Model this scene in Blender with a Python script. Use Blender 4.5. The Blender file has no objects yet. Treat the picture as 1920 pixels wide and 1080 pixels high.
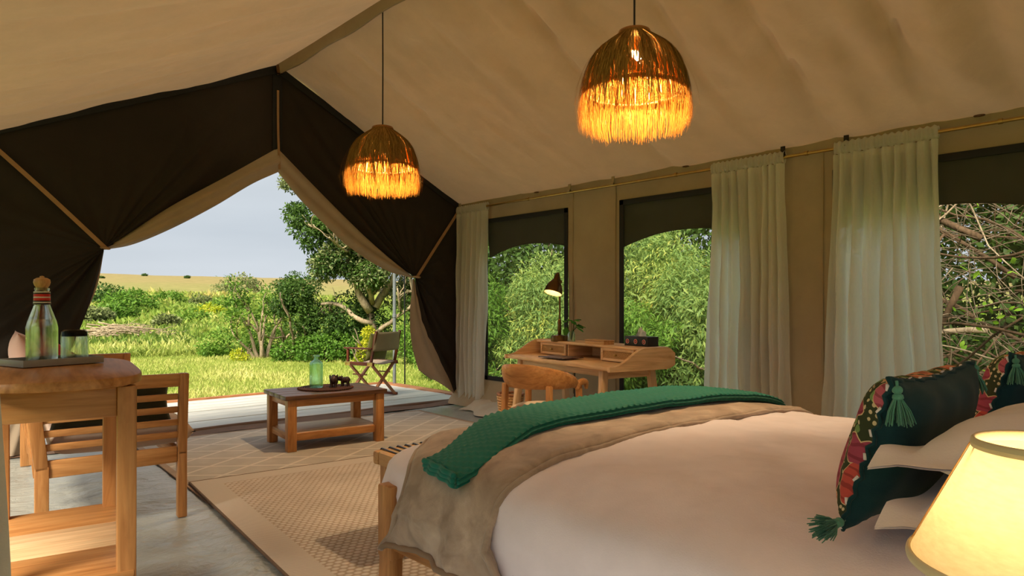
import bpy, bmesh, math, random
import numpy as np
from mathutils import Vector, Matrix, noise as mnoise
from math import sin, cos, pi, radians, sqrt, exp, atan2

random.seed(7)
RNG = np.random.default_rng(11)
SC = bpy.context.scene
COL = SC.collection

# ---------------------------------------------------------------- camera
cam_data = bpy.data.cameras.new('camera')
cam = bpy.data.objects.new('camera', cam_data)
COL.objects.link(cam)
cam.location = (0.0, 0.0, 1.22)
cam.rotation_euler = (radians(90), 0, -math.atan(1169 / 1280))
cam_data.sensor_width = 36.0
cam_data.lens = 24.0
cam_data.shift_y = 31 / 1920
cam_data.clip_start = 0.05
cam_data.clip_end = 2000
SC.camera = cam

# ---------------------------------------------------------------- exposure
SC.view_settings.view_transform = 'Standard'
SC.view_settings.look = 'None'
SC.view_settings.gamma = 1.0
SC.view_settings.use_curve_mapping = False
SC.view_settings.exposure = 0.3
SC.cycles.max_bounces = 10
SC.cycles.diffuse_bounces = 5
SC.cycles.glossy_bounces = 4
SC.cycles.transmission_bounces = 8
SC.cycles.transparent_max_bounces = 24
SC.cycles.caustics_reflective = False
SC.cycles.caustics_refractive = False
SC.cycles.sample_clamp_indirect = 6.0

# ---------------------------------------------------------------- sky and sun
world = bpy.data.worlds.new('overcast_sky')
SC.world = world
world.use_nodes = True
wn, wl = world.node_tree.nodes, world.node_tree.links
wn.clear()
w_out = wn.new('ShaderNodeOutputWorld')
w_bg = wn.new('ShaderNodeBackground')
w_tc = wn.new('ShaderNodeTexCoord')
w_sep = wn.new('ShaderNodeSeparateXYZ')
w_ramp = wn.new('ShaderNodeValToRGB')
w_ramp.color_ramp.elements[0].position = 0.0
w_ramp.color_ramp.elements[0].color = (0.56, 0.60, 0.64, 1)
w_ramp.color_ramp.elements[1].position = 0.30
w_ramp.color_ramp.elements[1].color = (0.58, 0.62, 0.65, 1)
e = w_ramp.color_ramp.elements.new(0.10)
e.color = (0.48, 0.53, 0.58, 1)
w_map = wn.new('ShaderNodeMapping')
w_map.inputs['Scale'].default_value = (1.2, 1.2, 6.0)
w_noise = wn.new('ShaderNodeTexNoise')
w_noise.inputs['Scale'].default_value = 2.0
w_noise.inputs['Detail'].default_value = 4.0
w_mix = wn.new('ShaderNodeMix')
w_mix.data_type = 'RGBA'
w_mix.blend_type = 'SOFT_LIGHT'
w_mix.inputs[0].default_value = 0.35
wl.new(w_tc.outputs['Generated'], w_sep.inputs[0])
wl.new(w_sep.outputs['Z'], w_ramp.inputs[0])
wl.new(w_tc.outputs['Generated'], w_map.inputs[0])
wl.new(w_map.outputs[0], w_noise.inputs['Vector'])
wl.new(w_ramp.outputs[0], w_mix.inputs[6])
wl.new(w_noise.outputs[0], w_mix.inputs[7])
wl.new(w_mix.outputs[2], w_bg.inputs[0])
wl.new(w_bg.outputs[0], w_out.inputs[0])
w_bg.inputs[1].default_value = 1.0

sun_data = bpy.data.lights.new('hazy_sun', 'SUN')
sun_data.energy = 8.0
sun_data.angle = radians(25)
sun_data.color = (1.0, 0.90, 0.72)
sun = bpy.data.objects.new('hazy_sun', sun_data)
COL.objects.link(sun)
sun.rotation_euler = Vector((0.62, 0.36, -0.70)).to_track_quat('-Z', 'Y').to_euler()   # from behind the left shoulder


# ---------------------------------------------------------------- node helpers
def S(r, g, b):
    f = lambda c: (c / 255 / 12.92) if c / 255 <= 0.04045 else ((c / 255 + 0.055) / 1.055) ** 2.4
    return (f(r), f(g), f(b), 1.0)


class Mat:
    def __init__(self, name):
        self.m = bpy.data.materials.new(name)
        self.m.use_nodes = True
        self.nt = self.m.node_tree
        self.nt.nodes.clear()
        self.out = self.nt.nodes.new('ShaderNodeOutputMaterial')
        self._tc = None

    def n(self, t, **kw):
        nd = self.nt.nodes.new(t)
        for k, v in kw.items():
            if hasattr(nd, k):
                setattr(nd, k, v)
            else:
                nd.inputs[k].default_value = v
        return nd

    def l(self, a, b):
        self.nt.links.new(a, b)

    def coord(self, which='Object', scale=(1, 1, 1), rot=(0, 0, 0), loc=(0, 0, 0)):
        if self._tc is None:
            self._tc = self.n('ShaderNodeTexCoord')
        mp = self.n('ShaderNodeMapping')
        mp.inputs['Scale'].default_value = scale
        mp.inputs['Rotation'].default_value = rot
        mp.inputs['Location'].default_value = loc
        self.l(self._tc.outputs[which], mp.inputs[0])
        return mp.outputs[0]

    def noise(self, vec, scale=5.0, detail=4.0, rough=0.55, dist=0.0):
        nd = self.n('ShaderNodeTexNoise')
        nd.inputs['Scale'].default_value = scale
        nd.inputs['Detail'].default_value = detail
        nd.inputs['Roughness'].default_value = rough
        nd.inputs['Distortion'].default_value = dist
        self.l(vec, nd.inputs['Vector'])
        return nd.outputs[0]

    def ramp(self, fac, stops, interp='LINEAR'):
        nd = self.n('ShaderNodeValToRGB')
        cr = nd.color_ramp
        cr.interpolation = interp
        cr.elements[0].position, cr.elements[0].color = stops[0]
        cr.elements[1].position, cr.elements[1].color = stops[-1]
        for p, c in stops[1:-1]:
            el = cr.elements.new(p)
            el.color = c
        self.l(fac, nd.inputs[0])
        return nd.outputs[0]

    def math(self, op, a, b=None, c=None):
        nd = self.n('ShaderNodeMath', operation=op)
        for i, v in enumerate((a, b, c)):
            if v is None:
                continue
            if isinstance(v, (int, float)):
                nd.inputs[i].default_value = v
            else:
                self.l(v, nd.inputs[i])
        return nd.outputs[0]

    def mix(self, fac, a, b, blend='MIX'):
        nd = self.n('ShaderNodeMix', data_type='RGBA', blend_type=blend)
        for i, v in ((0, fac), (6, a), (7, b)):
            if isinstance(v, (int, float, tuple)):
                nd.inputs[i].default_value = v
            else:
                self.l(v, nd.inputs[i])
        return nd.outputs[2]

    def bump(self, height, strength=0.3, dist=0.01):
        nd = self.n('ShaderNodeBump')
        nd.inputs['Strength'].default_value = strength
        nd.inputs['Distance'].default_value = dist
        self.l(height, nd.inputs['Height'])
        return nd.outputs[0]

    def principled(self, color, rough=0.6, metal=0.0, spec=0.5, normal=None, sheen=0.0, trans=0.0, ior=1.45, alpha=None, coat=0.0):
        p = self.n('ShaderNodeBsdfPrincipled')
        for k, v in (('Base Color', color), ('Roughness', rough), ('Metallic', metal), ('Specular IOR Level', spec),
                     ('Sheen Weight', sheen), ('Transmission Weight', trans), ('IOR', ior), ('Coat Weight', coat)):
            if isinstance(v, (int, float, tuple)):
                p.inputs[k].default_value = v
            else:
                self.l(v, p.inputs[k])
        if normal is not None:
            self.l(normal, p.inputs['Normal'])
        return p

    def translucent(self, color, normal=None):
        t = self.n('ShaderNodeBsdfTranslucent')
        if isinstance(color, tuple):
            t.inputs[0].default_value = color
        else:
            self.l(color, t.inputs[0])
        if normal is not None:
            self.l(normal, t.inputs['Normal'])
        return t.outputs[0]

    def shmix(self, fac, a, b):
        nd = self.n('ShaderNodeMixShader')
        if isinstance(fac, (int, float)):
            nd.inputs[0].default_value = fac
        else:
            self.l(fac, nd.inputs[0])
        self.l(a, nd.inputs[1])
        self.l(b, nd.inputs[2])
        return nd.outputs[0]

    def done(self, sh):
        if hasattr(sh, 'outputs'):
            sh = sh.outputs[0]
        self.l(sh, self.out.inputs[0])
        return self.m


def plain(name, color, rough=0.6, metal=0.0, spec=0.5, sheen=0.0, nscale=0.0, nstr=0.2, var=0.12):
    M = Mat(name)
    nrm = None
    vec = M.coord()
    tone = M.noise(vec, 9.0, 5.0)
    dark = tuple(c * (1 - var) for c in color[:3]) + (1,)
    lite = tuple(min(1, c * (1 + var)) for c in color[:3]) + (1,)
    colr = M.ramp(tone, [(0.3, dark), (0.7, lite)])
    if nscale:
        nrm = M.bump(M.noise(vec, nscale, 3.0), nstr, 0.004)
    return M.done(M.principled(colr, rough, metal, spec, nrm, sheen))


WOODS = {}


def wood(kind, axis):
    """grain runs along axis (0, 1 or 2) of the piece"""
    key = (kind, axis)
    if key in WOODS:
        return WOODS[key]
    pal = {
        'teak': (S(118, 70, 30), S(172, 112, 58), S(196, 136, 78), 0.42),
        'honey': (S(158, 102, 54), S(192, 134, 78), S(212, 156, 98), 0.40),
        'oak': (S(196, 152, 108), S(226, 186, 140), S(236, 202, 158), 0.5),
        'walnut': (S(66, 42, 28), S(98, 66, 44), S(120, 84, 58), 0.38),
        'mahogany': (S(56, 22, 12), S(98, 44, 24), S(128, 62, 34), 0.35),
        'rose': (S(124, 74, 46), S(170, 112, 72), S(192, 138, 94), 0.5),
        'pine': (S(176, 124, 76), S(208, 160, 104), S(222, 180, 124), 0.5),
    }[kind]
    M = Mat('wood_%s' % kind)
    sc = [16.0, 16.0, 16.0]
    sc[axis] = 1.6
    vec = M.coord('Object', tuple(sc))
    g1 = M.noise(vec, 1.2, 6.0, 0.6, 1.2)
    sc2 = [90.0, 90.0, 90.0]
    sc2[axis] = 3.0
    g2 = M.noise(M.coord('Object', tuple(sc2)), 1.0, 3.0, 0.5)
    col = M.ramp(g1, [(0.28, pal[0]), (0.5, pal[1]), (0.74, pal[2])])
    col = M.mix(0.22, col, M.ramp(g2, [(0.35, (0.25, 0.25, 0.25, 1)), (0.65, (1, 1, 1, 1))]), 'MULTIPLY')
    nrm = M.bump(g2, 0.12, 0.002)
    WOODS[key] = M.done(M.principled(col, pal[3], 0, 0.45, nrm))
    return WOODS[key]


# ---------------------------------------------------------------- object helpers
def obj(name, bm, mat, parent=None, smooth=40, loc=None, rot=None):
    me = bpy.data.meshes.new(name)
    if isinstance(bm, bmesh.types.BMesh):
        bmesh.ops.recalc_face_normals(bm, faces=bm.faces) if getattr(bm, 'fixn', False) else None
        bm.to_mesh(me)
        bm.free()
    else:
        me = bm
    if smooth:
        me.shade_smooth()
        if smooth < 180:
            me.set_sharp_from_angle(angle=radians(smooth))
    for m in (mat if isinstance(mat, (list, tuple)) else [mat]):
        me.materials.append(m)
    o = bpy.data.objects.new(name, me)
    COL.objects.link(o)
    if parent is not None:
        o.parent = parent
    if loc is not None:
        o.location = loc
    if rot is not None:
        o.rotation_euler = rot
    return o


def thing(name, label, cat, loc=(0, 0, 0), rot=0.0, group=None):
    o = bpy.data.objects.new(name, None)
    o.empty_display_size = 0.1
    COL.objects.link(o)
    o.location = loc
    o.rotation_euler = rot if isinstance(rot, tuple) else (0, 0, rot)
    o['label'] = label
    o['category'] = cat
    if group:
        o['group'] = group
    return o


def tag(o, label, cat, group=None, kind=None):
    o['label'] = label
    o['category'] = cat
    if group:
        o['group'] = group
    if kind:
        o['kind'] = kind
    return o


def struct(o, label=None):
    o['kind'] = 'structure'
    if label:
        o['label'] = label
    return o


def stuff(o):
    o['kind'] = 'stuff'
    return o


def structE(name, label=None):
    o = bpy.data.objects.new(name, None)
    COL.objects.link(o)
    return struct(o, label)


def kids(o):
    return [c for c in o.children]


def copy_tree(o, parent=None):
    c = o.copy()
    COL.objects.link(c)
    c.parent = parent
    for ch in kids(o):
        copy_tree(ch, c)
    return c


def NB():
    return bmesh.new()


def box(bm, c, s, rot=None, bev=0.004, seg=2):
    M = Matrix.Translation(c)
    if rot is not None:
        M = M @ (rot.to_4x4() if isinstance(rot, Matrix) else Matrix.Rotation(rot, 4, 'Z'))
    r = bmesh.ops.create_cube(bm, size=1.0, matrix=M @ Matrix.Diagonal((s[0], s[1], s[2], 1)))
    if bev:
        es = list({e for v in r['verts'] for e in v.link_edges})
        bmesh.ops.bevel(bm, geom=es, offset=min(bev, min(s) * 0.45), segments=seg, affect='EDGES', profile=0.5)
    return bm


def beam(bm, p0, p1, w, d, up=(0, 0, 1), bev=0.004):
    """box from p0 to p1; w across, d along the up-ish direction"""
    p0, p1 = Vector(p0), Vector(p1)
    z = (p1 - p0)
    L = z.length
    z.normalize()
    u = Vector(up)
    x = u.cross(z)
    if x.length < 1e-4:
        x = Vector((1, 0, 0)).cross(z)
    x.normalize()
    y = z.cross(x)
    R = Matrix((x, y, z)).transposed()
    return box(bm, (p0 + p1) / 2, (w, d, L), R, bev)


def tube(bm, pts, r, n=8, cap=True):
    pts = [Vector(p) for p in pts]
    N = len(pts)
    rs = r if isinstance(r, (list, tuple)) else [r] * N
    rings = []
    px = None
    for i, p in enumerate(pts):
        t = (pts[min(i + 1, N - 1)] - pts[max(i - 1, 0)])
        if t.length < 1e-9:
            t = Vector((0, 0, 1))
        t.normalize()
        if px is None:
            a = Vector((0, 0, 1)) if abs(t.z) < 0.9 else Vector((1, 0, 0))
            x = a.cross(t).normalized()
        else:
            x = (px - t * px.dot(t))
            x = x.normalized() if x.length > 1e-6 else Vector((1, 0, 0))
        px = x
        y = t.cross(x)
        rings.append([bm.verts.new(p + (x * cos(2 * pi * k / n) + y * sin(2 * pi * k / n)) * rs[i]) for k in range(n)])
    for a, b in zip(rings, rings[1:]):
        for k in range(n):
            bm.faces.new((a[k], a[(k + 1) % n], b[(k + 1) % n], b[k]))
    if cap:
        bm.faces.new(list(reversed(rings[0])))
        bm.faces.new(rings[-1])
    return bm


def lathe(bm, prof, n=32, c=(0, 0, 0), cap0=False, cap1=False):
    rings = []
    for r, z in prof:
        rings.append([bm.verts.new((c[0] + r * cos(2 * pi * k / n), c[1] + r * sin(2 * pi * k / n), c[2] + z)) for k in range(n)])
    for a, b in zip(rings, rings[1:]):
        for k in range(n):
            bm.faces.new((a[k], a[(k + 1) % n], b[(k + 1) % n], b[k]))
    if cap0:
        bm.faces.new(list(reversed(rings[0])))
    if cap1:
        bm.faces.new(rings[-1])
    return bm


def grid(bm, nu, nv, fn, closeu=False, mat=0, uv=False):
    vs = [[bm.verts.new(fn(i / (nu if closeu else nu), j / nv)) for j in range(nv + 1)] for i in range(nu if closeu else nu + 1)]
    U = len(vs)
    lay = bm.loops.layers.uv.verify() if uv else None
    for i in range(nu):
        for j in range(nv):
            a, b = i, (i + 1) % U
            f = bm.faces.new((vs[a][j], vs[b][j], vs[b][j + 1], vs[a][j + 1]))
            f.material_index = mat
            if uv:
                for lp, (uu, vv) in zip(f.loops, ((i, j), (i + 1, j), (i + 1, j + 1), (i, j + 1))):
                    lp[lay].uv = (uu / nu, vv / nv)
    return vs


def ell(bm, c, r, rot=None, sub=2):
    M = Matrix.Translation(c)
    if rot is not None:
        M = M @ rot.to_4x4()
    bmesh.ops.create_icosphere(bm, subdivisions=sub, radius=1.0, matrix=M @ Matrix.Diagonal((r[0], r[1], r[2], 1)))
    return bm


def solid(o, t, off=0.0):
    m = o.modifiers.new('thickness', 'SOLIDIFY')
    m.thickness = t
    m.offset = off
    return o


def lerp(a, b, t):
    return a + (b - a) * t


def smooth01(t):
    t = max(0.0, min(1.0, t))
    return t * t * (3 - 2 * t)


def fbm(x, y, z=0.0, s=1.0):
    return mnoise.fractal(Vector((x * s, y * s, z)), 0.6, 2.0, 4)


def interp(tab, x):
    if x <= tab[0][0]:
        return tab[0][1]
    for (a, b), (c, d) in zip(tab, tab[1:]):
        if x <= c:
            return lerp(b, d, (x - a) / (c - a))
    return tab[-1][1]


def spline(pts, n):
    """Catmull-Rom through points"""
    P = [Vector(p) for p in pts]
    P = [P[0] * 2 - P[1]] + P + [P[-1] * 2 - P[-2]]
    out = []
    m = len(P) - 3
    for k in range(n + 1):
        t = k / n * m
        i = min(int(t), m - 1)
        f = t - i
        a, b, c, d = P[i:i + 4]
        out.append(0.5 * ((2 * b) + (c - a) * f + (2 * a - 5 * b + 4 * c - d) * f * f + (3 * b - a - 3 * c + d) * f ** 3))
    return out


# ---------------------------------------------------------------- materials
def canvas_mat(name, col, trans=0.12, weave=1.0, tcol=None):
    M = Mat(name)
    vec = M.coord()
    v = M.noise(vec, 3.0, 6.0, 0.6)
    c = M.ramp(v, [(0.3, tuple(x * 0.9 for x in col[:3]) + (1,)), (0.7, tuple(min(1, x * 1.06) for x in col[:3]) + (1,))])
    fine = M.noise(M.coord('Object', (1, 1, 1)), 60.0, 4.0)
    soft = M.noise(vec, 7.0, 3.0, 0.5, 0.6)
    h = M.math('ADD', M.math('MULTIPLY', fine, 0.12), soft)
    nrm = M.bump(h, 0.35 * weave, 0.02)
    p = M.principled(c, 0.85, 0, 0.25, nrm)
    return M.done(M.shmix(trans, p.outputs[0], M.translucent(tcol or c)))


M_CANVAS = canvas_mat('canvas_ceiling', (0.62, 0.41, 0.21, 1), 0.08, 1.0, (0.60, 0.42, 0.25, 1))
M_WALL = canvas_mat('canvas_wall', (0.40, 0.31, 0.20, 1), 0.05)
M_TAN = canvas_mat('canvas_flap_outer', (0.44, 0.34, 0.24, 1), 0.10)
M_DARK = canvas_mat('dark_brown_canvas', (0.034, 0.026, 0.021, 1), 0.02)
M_STRAP = plain('webbing_strap', S(168, 132, 98), 0.8, nscale=200)
M_BLACK = plain('black_tape', (0.012, 0.012, 0.014, 1), 0.7)


def net_mat():
    M = Mat('window_net')
    t = M.n('ShaderNodeBsdfTransparent')
    d = M.n('ShaderNodeBsdfDiffuse')
    d.inputs[0].default_value = (0.30, 0.30, 0.26, 1)
    return M.done(M.shmix(0.15, t.outputs[0], d.outputs[0]))


M_NET = net_mat()


def shade_net():
    M = Mat('dark_shade_net')
    t = M.n('ShaderNodeBsdfTransparent')
    vec = M.coord()
    c = M.ramp(M.noise(vec, 5.0, 4.0), [(0.3, (0.030, 0.026, 0.020, 1)), (0.7, (0.045, 0.038, 0.030, 1))])
    p = M.principled(c, 0.9, 0, 0.2)
    return M.done(M.shmix(0.995, t.outputs[0], p.outputs[0]))


M_ARCH = shade_net()


def sheer():
    M = Mat('white_sheer_cotton')
    vec = M.coord()
    c = (0.88, 0.86, 0.80, 1)
    d = M.n('ShaderNodeBsdfDiffuse')
    d.inputs[0].default_value = c
    tr = M.translucent((0.95, 0.94, 0.90, 1))
    t = M.n('ShaderNodeBsdfTransparent')
    a = M.shmix(0.60, d.outputs[0], tr)
    fac = M.ramp(M.noise(M.coord('Object', (400, 400, 30)), 1.0, 2.0), [(0.3, (0.02, 0.02, 0.02, 1)), (0.7, (0.08, 0.08, 0.08, 1))])
    return M.done(M.shmix(fac, a, t.outputs[0]))


M_SHEER = sheer()


def floor_mat():
    M = Mat('grey_groundsheet')
    vec = M.coord()
    base = M.ramp(M.noise(vec, 1.6, 5.0), [(0.3, S(134, 134, 128)), (0.7, S(160, 160, 152))])
    big = M.noise(vec, 2.6, 3.0, 0.5, 1.5)
    sm = M.noise(M.coord('Object', (1, 1.6, 1), (0, 0, 0.6)), 6.0, 4.0, 0.6, 1.8)
    h = M.math('ADD', M.math('MULTIPLY', big, 1.0), M.math('MULTIPLY', sm, 0.5))
    nrm = M.bump(h, 0.7, 0.04)
    return M.done(M.principled(base, 0.34, 0, 0.5, nrm))


M_FLOOR = floor_mat()


def rug_weave():
    M = Mat('woven_beige_rug')
    vec = M.coord()
    sx = M.n('ShaderNodeSeparateXYZ')
    M.l(vec, sx.inputs[0])
    # chunky loops: rows along x, staggered every other row
    row = M.math('MULTIPLY', sx.outputs['Y'], 1 / 0.034)
    rid = M.math('FLOOR', row)
    odd = M.math('MULTIPLY', M.math('MODULO', M.math('ABSOLUTE', rid), 2.0), 0.5)
    cx = M.math('ADD', M.math('MULTIPLY', sx.outputs['X'], 1 / 0.042), odd)
    fx = M.math('SUBTRACT', M.math('FRACT', cx), 0.5)
    fy = M.math('SUBTRACT', M.math('FRACT', row), 0.5)
    d = M.math('ADD', M.math('MULTIPLY', fx, fx), M.math('MULTIPLY', fy, fy))
    hill = M.math('SUBTRACT', 1.0, M.math('MULTIPLY', d, 3.2))
    fine = M.noise(vec, 160.0, 3.0)
    h = M.math('ADD', hill, M.math('MULTIPLY', fine, 0.5))
    tone = M.noise(vec, 3.0, 5.0)
    c = M.ramp(tone, [(0.3, S(184, 174, 164)), (0.7, S(206, 196, 186))])
    c = M.mix(0.75, c, M.ramp(hill, [(0.25, S(200, 184, 168)), (0.75, (1, 1, 1, 1))]), 'MULTIPLY')
    return M.done(M.principled(c, 0.95, 0, 0.1, M.bump(h, 0.6, 0.008)))


def rug_border():
    M = Mat('ribbed_beige_rug_border')
    vec = M.coord()
    w = M.n('ShaderNodeTexWave', wave_type='BANDS', bands_direction='DIAGONAL')
    w.inputs['Scale'].default_value = 45
    w.inputs['Distortion'].default_value = 1.0
    M.l(vec, w.inputs[0])
    c = M.ramp(w.outputs[0], [(0.2, S(172, 162, 152)), (0.8, S(196, 186, 176))])
    return M.done(M.principled(c, 0.95, 0, 0.1, M.bump(w.outputs[0], 0.4, 0.004)))


def rug_diamond():
    M = Mat('diamond_pattern_rug')
    vec = M.coord('Object', (1, 1, 1), (0, 0, 0))
    sx = M.n('ShaderNodeSeparateXYZ')
    M.l(vec, sx.inputs[0])
    a = M.math('ADD', M.math('MULTIPLY', sx.outputs['X'], 2.1), M.math('MULTIPLY', sx.outputs['Y'], 3.0))
    b = M.math('SUBTRACT', M.math('MULTIPLY', sx.outputs['X'], 2.1), M.math('MULTIPLY', sx.outputs['Y'], 3.0))
    fa = M.math('ABSOLUTE', M.math('SUBTRACT', M.math('FRACT', a), 0.5))
    fb = M.math('ABSOLUTE', M.math('SUBTRACT', M.math('FRACT', b), 0.5))
    edge = M.math('MAXIMUM', fa, fb)
    line = M.math('GREATER_THAN', edge, 0.455)
    w = M.n('ShaderNodeTexWave', wave_type='BANDS', bands_direction='X')
    w.inputs['Scale'].default_value = 50
    M.l(vec, w.inputs[0])
    base = M.ramp(M.noise(vec, 4.0, 5.0), [(0.3, S(162, 154, 145)), (0.7, S(178, 170, 160))])
    c = M.mix(line, base, S(196, 186, 174))
    return M.done(M.principled(c, 0.9, 0, 0.15, M.bump(w.outputs[0], 0.25, 0.003)))


def glass(name, col=(1, 1, 1, 1), rough=0.02, ior=1.45):
    M = Mat(name)
    g = M.n('ShaderNodeBsdfGlass')
    g.inputs['Color'].default_value = col
    g.inputs['Roughness'].default_value = rough
    g.inputs['IOR'].default_value = ior
    t = M.n('ShaderNodeBsdfTransparent')
    t.inputs[0].default_value = col
    lw = M.n('ShaderNodeLayerWeight')
    lw.inputs[0].default_value = 0.35
    fac = M.math('ADD', M.math('MULTIPLY', lw.outputs['Facing'], 0.55), 0.25)
    return M.done(M.shmix(fac, t.outputs[0], g.outputs[0]))


def leaf_mat(name, stops, trans=0.4, rough=0.55):
    M = Mat(name)
    at = M.n('ShaderNodeAttribute', attribute_name='tint')
    c = M.ramp(at.outputs['Fac'], stops)
    p = M.principled(c, rough, 0, 0.3)
    return M.done(M.shmix(trans, p.outputs[0], M.translucent(c)))


M_SHEET = None


def fabric(name, col, rough=0.9, sheen=0.2, fine=250.0, fstr=0.2, soft=8.0, sstr=0.15, var=0.06):
    M = Mat(name)
    vec = M.coord()
    c = M.ramp(M.noise(vec, 6.0, 5.0), [(0.3, tuple(x * (1 - var) for x in col[:3]) + (1,)), (0.7, tuple(min(1, x * (1 + var)) for x in col[:3]) + (1,))])
    h = M.math('ADD', M.math('MULTIPLY', M.noise(vec, fine, 2.0), fstr), M.math('MULTIPLY', M.noise(vec, soft, 4.0, 0.5, 0.5), sstr * 6))
    return M.done(M.principled(c, rough, 0, 0.2, M.bump(h, 0.35, 0.008), sheen))


M_SHEET = fabric('white_cotton_sheet', (0.84, 0.75, 0.82, 1), soft=5.0)
M_PILLOWCASE = fabric('white_pillowcase', (0.80, 0.73, 0.76, 1), soft=7.0)
M_FLEECE = None


def fleece():
    M = Mat('taupe_fleece')
    vec = M.coord()
    nap = M.noise(vec, 7.0, 5.0, 0.6, 0.8)
    c = M.ramp(nap, [(0.3, S(150, 130, 114)), (0.55, S(186, 164, 146)), (0.75, S(212, 192, 174))])
    fine = M.noise(vec, 420.0, 2.0)
    h = M.math('ADD', M.math('MULTIPLY', fine, 0.6), nap)
    return M.done(M.principled(c, 0.95, 0, 0.1, M.bump(h, 0.35, 0.008), 0.35))


M_FLEECE = fleece()
M_GREEN = fabric('green_cotton_waffle', S(30, 112, 98), sheen=0.15, fine=500, fstr=0.3, soft=10, sstr=0.02)
M_VELVET = fabric('dark_teal_velvet', (0.006, 0.040, 0.052, 1), 0.8, 0.10, 600, 0.3, 10, 0.08, 0.3)
M_TASSEL = fabric('sea_green_tassel', S(88, 148, 130), fine=300, fstr=0.5)
M_BRASS = plain('brushed_brass', S(190, 160, 96), 0.32, 1.0)
M_BRONZE = plain('antique_brass', S(110, 84, 52), 0.35, 1.0)
M_STEEL = plain('galvanised_steel', S(140, 146, 150), 0.4, 0.7)
M_BLACKM = plain('black_metal', (0.012, 0.012, 0.012, 1), 0.35)
M_CREAM = fabric('cream_upholstery', S(206, 180, 150))
M_ROSE = fabric('dusty_rose_linen', S(204, 164, 150))
M_SEATC = fabric('beige_seat_linen', S(192, 168, 152))
M_OLIVE = fabric('dark_olive_linen', S(58, 56, 36))

# ================================================================ TENT SHELL
W = 5.25          # right wall
G = 6.70          # gable opening
RX, RZ = 2.90, 3.64   # ridge
EZ = 2.45         # right eave
LX = -0.55        # left wall
LZ = RZ - 0.444 * (RX - LX)
BK = -2.6         # back wall
SEAMS_R = [(-1.6, .030), (-0.5, .022), (1.0, .030), (1.46, .055), (2.10, .045), (2.66, .03), (3.58, .05), (4.45, .018), (5.57, .022)]
SEAMS_L = [(-1.2, .03), (0.6, .03), (2.2, .03), (3.75, .03), (4.45, .028), (5.1, .03), (5.85, .035)]


def crease(d, a):
    w = .055
    return a * (exp(-abs(d) / w) * (1 if d > 0 else .55)) - a * .5 * exp(-((d + .22) / .16) ** 2)


def roof_right(u, v):
    x = lerp(RX, W + .02, u)
    y = lerp(BK, G + .03, v)
    z = RZ - .506 * (x - RX)
    env = smooth01(u / .16) * (1 - .88 * u ** 3)
    z -= .045 * sin(pi * u)
    sk = .10 * fbm(x * .8, y * .25, 3.1)
    for y0, a in SEAMS_R:
        z += env * crease(y - y0 + sk * .6, a * 1.8)
    z += env * .035 * fbm(x * .55, y * 1.7, 1.0) + .012 * fbm(x * 2.0, y * 3.5, 2.0) * env
    near = smooth01((4.2 - y) / 3.0)
    z += near * env * .028 * sin(y * 16 + x * 2.2 + 2.2 * fbm(x, y, 5.)) * smooth01((u - .15) / .6)
    return (x, y, z)


def roof_left(u, v):
    x = lerp(RX, LX - .03, u)
    y = lerp(BK, G + .03, v)
    z = RZ - .444 * (RX - x)
    env = smooth01(u / .16) * (1 - .88 * u ** 3)
    z -= .05 * sin(pi * u)
    sk = .22 * fbm(x * .5, y * .2, 7.1)
    for y0, a in SEAMS_L:
        z += env * crease(y - y0 + sk, a * 1.5) * smooth01(u / .5)
    z += env * .045 * fbm(x * .5, y * 1.5, 4.0)
    z += env * .012 * sin(y * 13 + x * 1.1 + 2.5 * fbm(x, y, 9.)) * smooth01((u - .3) / .5)
    return (x, y, z)


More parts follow.
